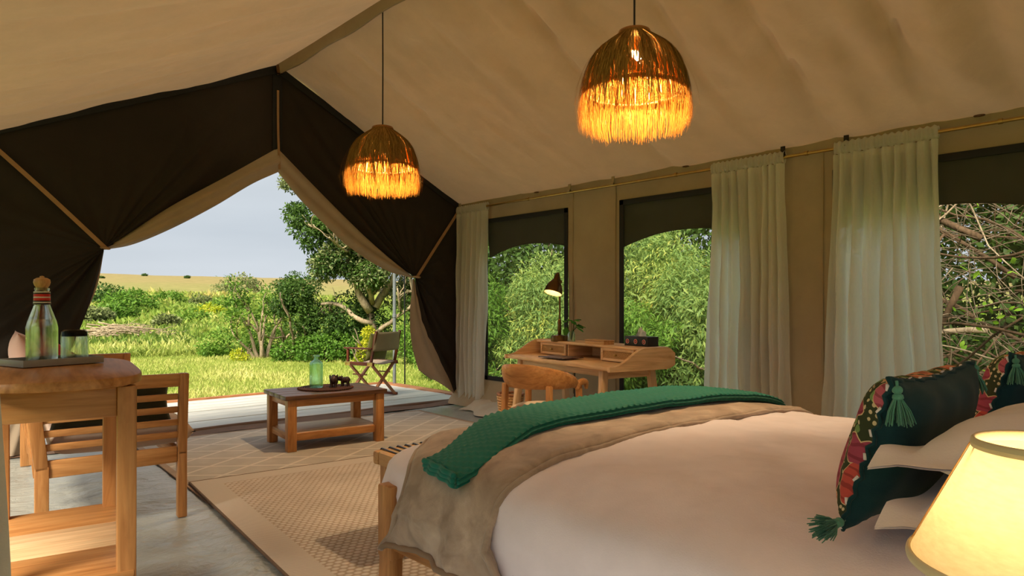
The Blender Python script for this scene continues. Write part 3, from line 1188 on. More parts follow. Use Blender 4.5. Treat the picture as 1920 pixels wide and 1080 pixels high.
def director_chair():
    """facing local -y... seat and back of canvas, crossed legs at the sides"""
    t = thing('director_chair', 'dark wooden folding director chair with a sling back on the deck', 'chair', (4.78, 8.02, -.005), .32)
    K = 'mahogany'
    w, dp = .52, .42
    # local: front is +y
    for sy in (-1, 1):
        y = sy * (dp / 2 - .02)
        for s in (-1, 1):
            bm = NB(); beam(bm, (-s * (w / 2 - .02), y + s * .014, .015), (s * (w / 2 - .03), y + s * .014, .435), .022, .046, (0, 1, 0), .004)
            obj('leg', bm, wood('rose', 2), t)
    for sx in (-1, 1):
        x = sx * (w / 2 - .02)
        piece('foot_bar', t, K, (x, 0, .022), (.028, dp + .06, .036))
        piece('seat_rail', t, K, (x, 0, .450), (.036, dp + .06, .046))
        for yy in (dp / 2 - .02, -dp / 2 + .02):
            bm = NB(); box(bm, (x + sx * .019, yy, .45), (.004, .085, .05), bev=.001)
            obj('brass_plate', bm, M_BRASS, t)
        bm = NB(); beam(bm, (x, dp / 2 - .01, .47), (x, dp / 2 - .01, .640), .026, .032, (0, 1, 0), .004); obj('arm_post', bm, wood(K, 2), t)
        bm = NB(); beam(bm, (x, -dp / 2 + .02, .45), (x, -dp / 2 - .075, .88), .028, .036, (0, 1, 0), .004); obj('back_post', bm, wood(K, 2), t)
        piece('armrest', t, K, (x, .02, .652), (.055, dp + .06, .02), bev=.008)
        bm = NB(); beam(bm, (x * .98, -.12, .31), (x * .98, .12, .31), .016, .016); obj('side_stretcher', bm, wood(K, 1), t)
    bm = NB(); grid(bm, 12, 8, lambda u, v: (lerp(-w / 2 + .02, w / 2 - .02, u), lerp(-dp / 2, dp / 2, v), .470 - .035 * sin(pi * u)))
    solid(obj('seat_sling', bm, M_TAN, t, smooth=180), .004)
    bm = NB()
    grid(bm, 12, 8, lambda u, v: (lerp(-w / 2 + .0, w / 2 - .0, u), lerp(-dp / 2 - .035, -dp / 2 - .075, v) - .045 * sin(pi * u), lerp(.62, .865, v)))
    solid(obj('back_sling', bm, canvas_mat('khaki_sling', S(158, 140, 104), .1), t, smooth=180), .005)
    return t


def prof_z(d):
    """height of the made bed against distance from its rim"""
    return interp([(0, .56), (.006, .615), (.025, .65), (.06, .678), (.11, .698), (.18, .716), (.30, .735), (.55, .755), (1.1, .765)], d)


BX0, BX1, BY0, BY1 = 1.26, 3.29, .02, 2.25


def bed_d(x, y, r=.20):
    cx, cy = (BX0 + BX1) / 2, (BY0 + BY1) / 2
    a, b = (BX1 - BX0) / 2, (BY1 - BY0) / 2
    qx, qy = abs(x - cx) - (a - r), abs(y - cy) - (b - r)
    out = sqrt(max(qx, 0) ** 2 + max(qy, 0) ** 2) + min(max(qx, qy), 0) - r
    return -out


def bed_z(x, y):
    return prof_z(max(0, bed_d(x, y)))


def bed():
    t = thing('double_bed', 'wide wooden bed with a white made up mattress', 'bed', (2.275, 1.075, 0), 0)
    ox, oy = 2.275, 1.075
    K = 'honey'
    for x in (BX0 + .02, BX1 - .02):
        for y, top in ((BY1 - .23, .60), (BY0 + .06, .615)):
            bm = NB()
            s = 1 if x > ox else -1
            beam(bm, (x - ox + s * .012, y - oy, 0), (x - ox, y - oy, .36), .055, .07, (0, 1, 0), .006)
            beam(bm, (x - ox, y - oy, .35), (x - ox - s * .0, y - oy, top), .055, .09, (0, 1, 0), .008)
            obj('leg', bm, wood(K, 2), t)
        piece('side_rail', t, K, (x - ox, 0, .435), (.035, BY1 - BY0 - .24, .10))
    piece('foot_rail', t, K, (0, BY1 - .21 - oy, .43), (BX1 - BX0 - .1, .035, .10))
    piece('head_rail', t, K, (0, BY0 + .05 - oy, .43), (BX1 - BX0 - .1, .035, .10))
    hb = NB(); box(hb, (0, BY0 - .06 - oy, .62), (BX1 - BX0 + .1, .05, .62), bev=.02)
    obj('headboard', hb, wood('honey', 0), t)
    # mattress
    bm = NB()
    rr = []
    prof = [(.05, .455), (.03, .46), (.02, .49), (.018, .56), (.03, .62), (.07, .67), (.14, .70), (.3, .715), (.7, .72), (.98, .72)]

    def loop(ins, z, n=96, r=.18):
        a, b = (BX1 - BX0) / 2 - ins, (BY1 - BY0) / 2 - ins
        R = max(.01, r - ins * .5)
        P = []
        for k in range(n):
            th = 2 * pi * k / n
            c, s = cos(th), sin(th)
            e = 8.0
            q = (abs(c) ** e + abs(s) ** e) ** (-1 / e)
            P.append((a * c * q, b * s * q, z))
        return P
    for ins, z in prof:
        rr.append([bm.verts.new(p) for p in loop(ins, z)])
    for a, b in zip(rr, rr[1:]):
        for k in range(96):
            bm.faces.new((a[k], a[(k + 1) % 96], b[(k + 1) % 96], b[k]))
    bm.faces.new(list(reversed(rr[0]))); bm.faces.new(rr[-1])
    obj('mattress', bm, M_SHEET, t, smooth=180)

    # white top sheet drawn over the mattress
    bm = NB()
    nx, ny = 130, 130

    def sheet(u, v):
        # mapped square -> rounded footprint, outer 12 percent hangs down
        m = 1.14
        a, b = (2 * u - 1) * m, (2 * v - 1) * m
        k = max(abs(a), abs(b), 1e-6)
        kk = min(1.0, k)
        cx, cy = (BX0 + BX1) / 2, (BY0 + BY1) / 2
        hx, hy = (BX1 - BX0) / 2, (BY1 - BY0) / 2
        # round the corner: move towards the superellipse
        ang = atan2(b, a)
        c, s = cos(ang), sin(ang)
        sq = max(abs(c), abs(s))
        e = 9.0
        q = (abs(c) ** e + abs(s) ** e) ** (-1 / e)
        f = lerp(1.0, q * sq, kk ** 2)
        x = cx + hx * (a / k) * kk * f
        y = cy + hy * (b / k) * kk * f
        d = (1 - kk) * min(hx, hy) * 1.0
        z = prof_z(d)
        if k > 1:
            z -= (k - 1) / .14 * .105
        wr = .006 * fbm(x * 2.6, y * 2.6, 3.) + .003 * fbm(x * 7, y * 7, 1.)
        if kk > .9:
            wq = .010 * fbm(x * 4 + 3, y * 4, z * 5)
            x += wq * (1 if a > 0 else -1) * (kk - .9) * 10
            y += wq * (1 if b > 0 else -1) * (kk - .9) * 10
        # diagonal tension creases
        z2 = z + (wr + .004 * sin((x * 2.2 + y * 3.6) * 2.1 + 2 * fbm(x * 1.6, y * 1.6)) * smooth01(d / .25)) * smooth01((1.02 - k) / .1)
        return (x, y, z2 + .006)
    grid(bm, nx, ny, sheet)
    tag(obj('bed_sheet', bm, M_SHEET, smooth=180), 'plain white sheet spread over the whole bed mattress', 'sheet')

    # taupe fleece blanket across the foot end
    bm = NB()

    def path(u):
        """arc across the bed: hang on the left, over the top, hang on the right -> (x, z)"""
        Lh = .225
        wtop = BX1 - BX0
        tot = Lh * 2 + wtop
        s = u * tot
        if s < Lh:
            return BX0 - .020 + .0 * s, .56 - (Lh - s) * .55, (Lh - s) / Lh
        if s > Lh + wtop:
            q = s - Lh - wtop
            return BX1 + .020, .56 - q, q / Lh
        x = BX0 + (s - Lh)
        return x, None, 0.0

    def bl(u, v):
        x, z, hang = path(u)
        cx = (BX0 + BX1) / 2
        across = (x - BX0) / (BX1 - BX0)
        y0 = 1.46 - .05 * smooth01(across) - .07 * hang * (1 if x < cx else 0)
        y1 = interp([(BX0, 1.90), (1.36, 1.985), (1.60, 2.095), (2.4, 2.03), (BX1, 1.94)], x) + .06 * hang
        y = lerp(y0, y1, v) + .012 * fbm(x * 3, v * 2, 5.)
        if z is None:
            d = min(x - BX0, BX1 - x, BY1 - y + .02)
            z = prof_z(max(0, d)) + .028
            if d < .02:
                x += (-.018 if x < cx else .018) * (1 - d / .02)
        else:
            sg = -1 if x < cx else 1
            x += sg * (.02 + .028 * fbm(y * 4.0, z * 4.0, 2.) + .018 * sin(v * 11 + z * 9) * hang)
            z += .02 * v * 0 - .02 * (1 - v) * 0
        z += .006 * fbm(x * 5, y * 5, 8.)
        # soft rolled sides
        e = min(v, 1 - v) * (y1 - y0)
        if e < .03:
            z -= .016 * (1 - e / .03) ** 2
        return (x, y, z)
    grid(bm, 130, 46, bl)
    b = obj('fleece_blanket', bm, M_FLEECE, smooth=180)
    tag(b, 'taupe fleece blanket laid across the foot of the bed', 'blanket')
    solid(b, .020, -1.0)
    # hemmed edge bands
    for vv, nm in ((0.0, 'hem'), (1.0, 'hem')):
        bm = NB(); tube(bm, [Vector(bl(k / 120, vv)) + Vector((0, 0, -.004)) for k in range(121)], .011, 8)
        h = obj(nm, bm, M_FLEECE, b, smooth=180)
    bm = NB(); tube(bm, [Vector(bl(0, k / 24)) for k in range(25)], .010, 8)
    obj('hem', bm, fabric('blanket_binding', S(140, 116, 94), rough=.6, sheen=.1), b, smooth=180)
    return bl


def throw():
    """green waffle throw folded into a long band on top of the blanket"""
    n = 330
    X0, X1 = 1.265, 3.24
    TH = .046
    xs = np.linspace(X0, X1, n + 1)

    def ctr(x):
        k = (x - X0) / (X1 - X0)
        bend = smooth01((1.72 - x) / .5)
        yc = lerp(1.835, 1.755, k) - .125 * bend
        wid = .225 + .15 * k ** 1.1
        zb = (prof_z(max(0.012, x - BX0)) if x < 2.4 else prof_z(max(0.03, BX1 - x))) + .031
        if x < 1.62:
            zb = lerp(.680, .768, .35 * smooth01((x - X0) / (1.62 - X0)) + .65 * ((x - X0) / (1.62 - X0)))
        return yc, wid, zb
    m = 76
    prof = []
    # closed loop in (s across, z): rounded stack of three folds
    for k in range(m):
        a = 2 * pi * k / m
        c, s = cos(a), sin(a)
        e = 4.5
        q = (abs(c) ** e + abs(s) ** e) ** (-1 / e)
        prof.append((c * q, s * q))
    bm = NB()
    rings = []
    per = .034
    for i, x in enumerate(xs):
        yc, wid, zb = ctr(x)
        ring = []
        k = (x - X0) / (X1 - X0)
        for (a, b) in prof:
            y = yc + a * wid / 2
            z = zb + TH / 2 + b * TH / 2
            if b > .6:
                row = math.floor((y - yc) / .021)
                ph = (x + (row % 2) * per / 2) / per
                wv = max(0, sin(2 * pi * ph)) ** .7 * max(0, sin(pi * (((y - yc) / .021) % 1))) ** .7
                z += .0075 * wv - .003
            elif abs(b) <= .6:
                # layered fold edges on the sides
                y += (1 if a > 0 else -1) * .006 * cos(b * 9.0)
                y += .0012 * sin(2 * pi * x / per) * (1 if a > 0 else -1)
            z += .004 * fbm(x * 3, y * 6, 2.)
            # slight sag towards the near edge
            z -= .012 * smooth01(-a) * (1 - k)
            ring.append(bm.verts.new((x + .02 * a * max(0, 1 - (x - X0) / .3), y, z)))
        rings.append(ring)
    for A, B in zip(rings, rings[1:]):
        for k in range(m):
            bm.faces.new((A[k], A[(k + 1) % m], B[(k + 1) % m], B[k]))
    bm.faces.new(list(reversed(rings[0]))); bm.faces.new(rings[-1])
    bmesh.ops.recalc_face_normals(bm, faces=bm.faces)
    o = obj('waffle_throw', bm, M_GREEN, smooth=180)
    tag(o, 'green waffle weave throw folded into a long band on the taupe blanket', 'throw')
    # folded layers seen at the near end
    yc, wid, zb = ctr(X0)
    for k in range(3):
        bm = NB()
        zz = zb + TH * (.2 + .3 * k)
        P = [(X0 - .006 + .02 * s + .004 * sin(s * 9 + k), yc + s * wid / 2 * .93, zz - .006 * smooth01(-s)) for s in np.linspace(-1, 1, 26)]
        tube(bm, P, .0095, 8)
        obj('folded_layer', bm, M_GREEN, o, smooth=180)


def bench():
    t = thing('woven_bench', 'low wooden bench with a black cord woven seat at the bed foot', 'bench', (2.46, 2.84, 0), -.04)
    K = 'pine'
    w, d, h = 1.28, .40, .475
    for sy in (-1, 1):
        piece('long_rail', t, K, (0, sy * (d / 2 - .03), h - .035), (w, .055, .07), bev=.014)
    for sx in (-1, 1):
        piece('end_rail', t, K, (sx * (w / 2 - .03), 0, h - .035), (.06, d - .12, .07), bev=.014)
        for sy in (-1, 1):
            piece('leg', t, K, (sx * (w / 2 - .06), sy * (d / 2 - .05), (h - .07) / 2), (.055, .055, h - .07))
    for k in range(26):
        x = -w / 2 + .045 + k * (w - .09) / 25
        bm = NB()
        P = [(x, -d / 2 - .004, h - .07), (x, -d / 2 - .004, h - .012), (x, -d / 2 + .02, h + .006), (x, 0, h + .002), (x, d / 2 - .02, h + .006), (x, d / 2 + .004, h - .012), (x, d / 2 + .004, h - .07)]
        tube(bm, P, .0045, 6)
        obj('cord', bm, M_BLACKM, t)
    bm = NB(); box(bm, (0, 0, h - .012), (w - .02, d - .02, .022), bev=.008); obj('seat_panel', bm, plain('pale_hide', S(196, 164, 118), .7), t)
    for k in range(0):
        y = -d / 2 + .05 + k * (d - .10) / 7
        bm = NB()
        P = [(-w / 2 - .004, y, h - .055), (-w / 2 - .004, y, h - .012), (-w / 2 + .02, y, h + .010), (0, y, h + .006), (w / 2 - .02, y, h + .010), (w / 2 + .004, y, h - .012), (w / 2 + .004, y, h - .055)]
        tube(bm, P, .006, 6)
        obj('cord', bm, M_BLACKM, t)


def curtain(label, y0, y1, b0, b1, z0=.015, x=W - .085, folds=9, seed=0.0, z1=2.40, lift=0.0):
    t = thing('sheer_curtain', label, 'curtain', (x, (y0 + y1) / 2, 0), 0, 'white sheer curtains on the brass rail')
    oy = (y0 + y1) / 2
    bm = NB()

    def fn(u, v):
        z = lerp(z1 - .085, z0, v)
        y = lerp(lerp(y0, y1, u), lerp(b0, b1, u), smooth01(v * .8) * .7 + v * .3)
        uu = u + .05 * fbm(u * 2.6, v * .9, seed) + .02 * sin(u * 7 + seed * 3)
        amp = lerp(.020, .045, smooth01(v / .5))
        dx = amp * (sin(uu * folds * 2 * pi + seed) + .45 * sin(uu * folds * 2 * pi * 1.73 + seed * 2 + v * 1.5))
        dx += .03 * fbm(u * 4, v * 2.5, seed + 9) * v
        return (dx - .012, y - oy + .012 * sin(uu * folds * 2 * pi + 1.2) * v, z)
    grid(bm, 150, 44, fn)
    c = obj('curtain_panel', bm, M_SHEER, t, smooth=180)
    # gathered heading over the rail
    bm = NB()

    def hd(u, v):
        y = lerp(y0, y1, u)
        ph = 2 * pi * v
        r = .022 + .005 * sin(u * 150 + seed) + .003 * sin(u * 61)
        return (.004 + r * cos(ph) * 1.0, y - oy, z1 - .028 + (.046 + .006 * sin(u * 97 + seed)) * sin(ph))
    grid(bm, 120, 12, hd)
    bmesh.ops.remove_doubles(bm, verts=bm.verts, dist=.0002)
    obj('rod_pocket', bm, M_SHEER, t, smooth=180)
    bm = NB()
    grid(bm, 150, 2, lambda u, v: (fn(u, 0)[0] * (1 - .2 * (1 - v)), fn(u, 0)[1], z1 - .075 - .05 * v))
    obj('heading_tape', bm, M_SHEER, t, smooth=180)
    return t

# ================================================================ SOFT FURNISHINGS, LAMPS AND SMALL THINGS
def floral():
    M = Mat('floral_print_cotton')
    vec = M.coord()
    wob = M.n('ShaderNodeMix', data_type='RGBA', blend_type='ADD')
    nz = M.n('ShaderNodeTexNoise')
    nz.inputs['Scale'].default_value = 9
    M.l(vec, nz.inputs['Vector'])
    wob.inputs[0].default_value = .09
    M.l(vec, wob.inputs[6]); M.l(nz.outputs[1], wob.inputs[7])
    v1 = M.n('ShaderNodeTexVoronoi')
    v1.inputs['Scale'].default_value = 13.0
    M.l(wob.outputs[2], v1.inputs['Vector'])
    sep = M.n('ShaderNodeSeparateColor')
    M.l(v1.outputs['Color'], sep.inputs[0])
    pal = M.ramp(sep.outputs[0], [(0.0, S(200, 84, 76)), (.22, S(212, 100, 90)), (.4, S(168, 72, 96)), (.58, S(192, 98, 118)), (.74, S(214, 48, 122)), (.9, S(222, 146, 116))], 'CONSTANT')
    inside = M.math('LESS_THAN', v1.outputs['Distance'], .50)
    # petal veins
    w = M.n('ShaderNodeTexWave', wave_type='RINGS')
    w.inputs['Scale'].default_value = 14; w.inputs['Distortion'].default_value = 6
    M.l(vec, w.inputs[0])
    pal = M.mix(M.math('MULTIPLY', M.math('GREATER_THAN', w.outputs[0], .8), .5), pal, S(104, 30, 40))
    v2 = M.n('ShaderNodeTexVoronoi'); v2.inputs['Scale'].default_value = 62; v2.inputs['Randomness'].default_value = .5
    M.l(vec, v2.inputs['Vector'])
    dots = M.math('LESS_THAN', v2.outputs['Distance'], .30)
    ground = M.mix(dots, S(58, 66, 44), S(214, 196, 160))
    v3 = M.n('ShaderNodeTexVoronoi'); v3.inputs['Scale'].default_value = 24
    M.l(vec, v3.inputs['Vector'])
    ground = M.mix(M.math('LESS_THAN', v3.outputs['Distance'], .26), ground, S(120, 150, 92))
    c = M.mix(inside, ground, pal)
    ring = M.math('COMPARE', v1.outputs['Distance'], .50, .012)
    c = M.mix(ring, c, S(222, 190, 150))
    return M.done(M.principled(c, .8, 0, .25, M.bump(M.noise(vec, 300, 2), .2, .003)))


M_FLORAL = floral()


def tassel(parent, pos, d, L=.075):
    d = Vector(d).normalized()
    q = d.to_track_quat('-Z', 'Y').to_matrix().to_4x4()
    Mx = Matrix.Translation(pos) @ q
    bm = NB()
    tube(bm, [(0, 0, .006), (0, 0, -.012)], .003, 6)
    ell(bm, (0, 0, -.012), (.010, .010, .009))
    lathe(bm, [(.004, -.018), (.0095, -.022), (.0105, -.028), (.007, -.031)], 14)
    bm.transform(Mx)
    kn = obj('tassel', bm, M_TASSEL, parent, smooth=180)
    bm = NB()
    rnd = random.Random(int((pos[0] + 5) * 1000))
    for k in range(90):
        a = rnd.uniform(0, 2 * pi); r = sqrt(rnd.random())
        r0, r1 = .007 * r, (.027 + rnd.uniform(-.002, .004)) * r
        l = L + rnd.uniform(-.006, .006)
        P = [(r0 * cos(a), r0 * sin(a), -.028), (lerp(r0, r1, .62) * cos(a), lerp(r0, r1, .62) * sin(a), -.028 - (l - .03) * .5), (r1 * cos(a), r1 * sin(a), -l)]
        tube(bm, P, [.0016, .0016, .0012], 3, cap=False)
    bm.transform(Mx)
    stuff(obj('tassel_strands', bm, M_TASSEL, kn, smooth=180))


def velvet_cushion(label, loc, lean, yaw, seed):
    t = thing('velvet_cushion', label, 'cushion', loc, (pi / 2 - lean, 0, pi + yaw), 'long cushions standing against the pillows')
    w, h, th = .62, .325, .165
    rnd = random.Random(seed)

    def face(sgn):
        def f(u, v):
            a, b = 2 * u - 1, 2 * v - 1
            # pulled in sides, pointed corners
            x = a * w / 2 * (1 - .05 * (1 - b * b) * abs(a) ** 3)
            y = h / 2 + b * h / 2 * (1 - .13 * (1 - a * a) * abs(b) ** 3)
            k = max(0, (1 - abs(a) ** 3.2) * (1 - abs(b) ** 3.2)) ** .5
            z = sgn * th / 2 * k * (1.0 if sgn > 0 else .9)
            z += .008 * k * sin(a * 13 + b * 3 + seed) * (1 - k) * 2
            edge = (1 - min(abs(abs(a) - 1) * 6, 1)) + (1 - min(abs(abs(b) - 1) * 6, 1))
            z += .004 * edge * sin(a * 24 + b * 27 + seed)
            return (x, y, z)
        return f
    bm = NB(); grid(bm, 44, 30, face(1)); obj('floral_front', bm, M_FLORAL, t, smooth=180)
    bm = NB(); grid(bm, 44, 30, face(-1)); obj('velvet_back', bm, M_VELVET, t, smooth=180)
    f = face(1)
    loopP = [f(k / 40, 0) for k in range(40)] + [f(1, k / 26) for k in range(26)] + [f(1 - k / 40, 1) for k in range(40)] + [f(0, 1 - k / 26) for k in range(27)]
    bm = NB()
    tube(bm, [Vector((p[0], p[1], p[2] + .002 * sin(i * 1.9))) for i, p in enumerate(loopP)], .0048, 6, cap=False)
    # scalloped gathers along the seam
    pip = obj('seam_piping', bm, [M_VELVET, M_PILLOWCASE][0], t, smooth=180)
    bm = NB()
    for i in range(0, len(loopP) - 1, 4):
        p = Vector(loopP[i]); q = Vector(loopP[i + 1])
        tube(bm, [p + Vector((0, 0, .004)), q + Vector((0, 0, .006))], .0042, 6)
    stuff(obj('pale_edge_print', bm, M_PILLOWCASE, t, smooth=180))
    tassel(t, (w / 2 - .004, h - .006, -.010), (-.12, -1, -.35))
    tassel(t, (-w / 2 + .004, h - .004, -.010), (-.35, -1, -.2))
    tassel(t, (w / 2 - .002, .016, .0), (1, -.12, .2))
    tassel(t, (-w / 2 + .002, .016, .0), (-1, -.12, .2))
    return t


def white_pillow(label, loc, rot, w=.76, h=.50, th=.15):
    bm = NB()
    cushion_bm(bm, w, h, th, flat=.3, nu=40, nv=30, flange=.05, pinch=.03)
    for v in bm.verts:
        ex = max(0, abs(v.co.x) - (w / 2 - .055)) / .055
        ey = max(0, abs(v.co.y) - (h / 2 - .055)) / .055
        v.co.z += (.012 * sin(v.co.y * 16 + loc[0] * 5) * ex + .012 * sin(v.co.x * 15 + loc[1]) * ey) - .03 * (ex * ey)
    o = obj('white_pillow', bm, M_PILLOWCASE, smooth=180, loc=loc, rot=rot)
    return tag(o, label, 'pillow', 'white bed pillows stacked in two piles')


def straw(name, dark):
    M = Mat(name)
    at = M.n('ShaderNodeAttribute', attribute_name='tint')
    if dark:
        c = M.ramp(at.outputs['Fac'], [(0.0, S(116, 88, 44)), (.3, S(156, 122, 66)), (.6, S(190, 152, 88))])
        d = M.n('ShaderNodeBsdfDiffuse')
        M.l(c, d.inputs[0])
        return M.done(M.shmix(.16, d.outputs[0], M.translucent(c)))
    c = M.ramp(at.outputs['Fac'], [(0.0, S(122, 84, 34)), (.5, S(156, 104, 40)), (1.0, S(182, 122, 46))])
    d = M.n('ShaderNodeBsdfDiffuse')
    M.l(c, d.inputs[0])
    return M.done(M.shmix(.5, d.outputs[0], M.translucent(c)))


M_STRAW = straw('dry_grass_fibre', 0)
M_THATCH = straw('dry_grass_thatch', 1)
LAMP_WARM = (1.0, .50, .13, 1)


def emitter(name, col, strength):
    M = Mat(name)
    em = M.n('ShaderNodeEmission')
    em.inputs[0].default_value = col
    em.inputs[1].default_value = strength
    return M.done(em)


def strands_mesh(paths, widths, tints, bm=None):
    """ribbons facing outwards; paths: list of lists of Vector (local to the lamp axis)"""
    V, F, T = [], [], []
    for P, w, t in zip(paths, widths, tints):
        base = len(V)
        for i, p in enumerate(P):
            a = atan2(p[1], p[0])
            tx, ty = -sin(a) * w / 2, cos(a) * w / 2
            tw = 1 if i < len(P) - 1 else .5
            V.append((p[0] + tx * tw, p[1] + ty * tw, p[2])); V.append((p[0] - tx * tw, p[1] - ty * tw, p[2]))
        for i in range(len(P) - 1):
            b = base + 2 * i
            F.append((b, b + 1, b + 3, b + 2)); T.append(t)
    me = bpy.data.meshes.new('strands')
    me.from_pydata(V, [], F)
    at = me.attributes.new('tint', 'FLOAT', 'FACE')
    at.data.foreach_set('value', T)
    return me


def pendant(label, x, y, zb, ztop, seed, power):
    t = thing('pendant_lamp', label, 'lamp', (x, y, zb), 0, 'fringed grass pendant lamps under the ridge')
    rnd = random.Random(seed)
    PR = [(.52, .058), (.505, .080), (.48, .115), (.445, .162), (.41, .200), (.36, .230), (.295, .252), (.205, .274), (.10, .288), (.03, .286), (0, .276)]
    tab = sorted((z, r) for z, r in PR)

    def rad(z):
        return interp(tab, z)
    bm = NB(); tube(bm, [(0, 0, .50), (0.002, 0, 1.0), (0, 0, ztop - zb)], .0055, 8); obj('cord', bm, M_BLACKM, t)
    bm = NB(); lathe(bm, [(0, .535), (.02, .533), (.022, .50), (.022, .43), (.0, .43)], 14); obj('lamp_holder', bm, M_BLACKM, t)
    bm = NB(); ell(bm, (0, 0, .375), (.034, .034, .045), sub=3); obj('bulb', bm, emitter('warm_bulb', (1.0, .74, .42, 1), power), t, smooth=180)
    # woven inner dome: thin rows of fibre wound on upright ribs
    bm = NB()
    z = .505
    while z > .205:
        r = rad(z) * .925
        tube(bm, [(r * cos(a), r * sin(a), z + .002 * sin(a * 9 + z * 50)) for a in np.linspace(0, 2 * pi, 49)], .0034, 4, cap=False)
        z -= .0074
    me = bpy.data.meshes.new('weave'); bm.to_mesh(me); bm.free()
    at = me.attributes.new('tint', 'FLOAT', 'FACE')
    at.data.foreach_set('value', RNG.uniform(.5, 1.0, len(me.polygons)))
    stuff(obj('woven_shade', me, M_STRAW, t, smooth=180))
    for k in range(20):
        a = 2 * pi * k / 20
        bm = NB(); tube(bm, [(rad(z) * .92 * cos(a), rad(z) * .92 * sin(a), z) for z in np.linspace(.51, .205, 10)], .0028, 5)
        obj('rib', bm, wood('oak', 2), t)
    for zz, r, w in ((.205, .252, .0065), (.512, .072, .014)):
        bm = NB(); tube(bm, [(r * cos(a), r * sin(a), zz) for a in np.linspace(0, 2 * pi, 49)], w, 8, cap=False)
        obj('rim_ring', bm, wood('teak', 0), t)
    bm = NB(); lathe(bm, [(.021, .521), (.045, .519), (.070, .512)], 28); obj('light_stop_cap', bm, wood('teak', 0), t)  # lid added to keep bulb light from escaping up onto the roof
    # long outer strands in loose tufts
    paths, wd, ti = [], [], []
    tufts = [(rnd.uniform(0, 2 * pi), rnd.uniform(.04, .12)) for _ in range(52)]
    for k in range(2500):
        if rnd.random() < .80:
            a0, sp = rnd.choice(tufts); a = rnd.gauss(a0, sp)
        else:
            a = rnd.uniform(0, 2 * pi)
        zend = rnd.choice([rnd.uniform(.03, .17), rnd.uniform(.16, .24), rnd.uniform(.18, .34), rnd.uniform(.19, .26), rnd.uniform(.2, .3)])
        off = rnd.uniform(.002, .016)
        sw = rnd.gauss(0, .10)
        P = []
        for i in range(8):
            u = i / 7
            z = lerp(.512, zend, u)
            r = rad(z) + off * (.3 + u) + rnd.uniform(-.002, .002)
            aa = a + sw * u * u
            P.append(Vector((r * cos(aa), r * sin(aa), z)))
        paths.append(P); wd.append(rnd.uniform(.0022, .0042)); ti.append(rnd.uniform(0, .6))
    stuff(obj('outer_strands', strands_mesh(paths, wd, ti), M_THATCH, t, smooth=0))
    paths, wd, ti = [], [], []
    for k in range(1350):
        a = rnd.uniform(0, 2 * pi)
        z1 = rnd.gauss(.012 + .008 * sin(a * 7 + seed) + .006 * sin(a * 19), .012)
        off = rnd.uniform(-.022, .012); sw = rnd.gauss(0, .05)
        P = []
        for i in range(5):
            u = i / 4
            z = lerp(.212, z1, u)
            r = rad(z) + off * (.4 + u * .8) + .006 * sin(u * 3 + a * 5)
            P.append(Vector((r * cos(a + sw * u), r * sin(a + sw * u), z)))
        paths.append(P); wd.append(rnd.uniform(.0014, .0026)); ti.append(rnd.uniform(.4, 1))
    stuff(obj('fringe', strands_mesh(paths, wd, ti), M_STRAW, t, smooth=0))
    # stray wisps
    paths, wd, ti = [], [], []
    for k in range(26):
        a = rnd.choice([rnd.gauss(2.6, .3), rnd.gauss(5.4, .5)])
        out = rnd.uniform(.02, .055)
        P = []
        for i in range(9):
            u = i / 8
            z = lerp(.46, rnd.uniform(.02, .12) if i == 8 else .06, u)
            r = rad(z) + out * sin(u * pi * .62)
            P.append(Vector((r * cos(a + .05 * u), r * sin(a + .05 * u), z)))
        paths.append(P); wd.append(.0018); ti.append(.8)
    stuff(obj('stray_wisps', strands_mesh(paths, wd, ti), M_STRAW, t, smooth=0))
    return t


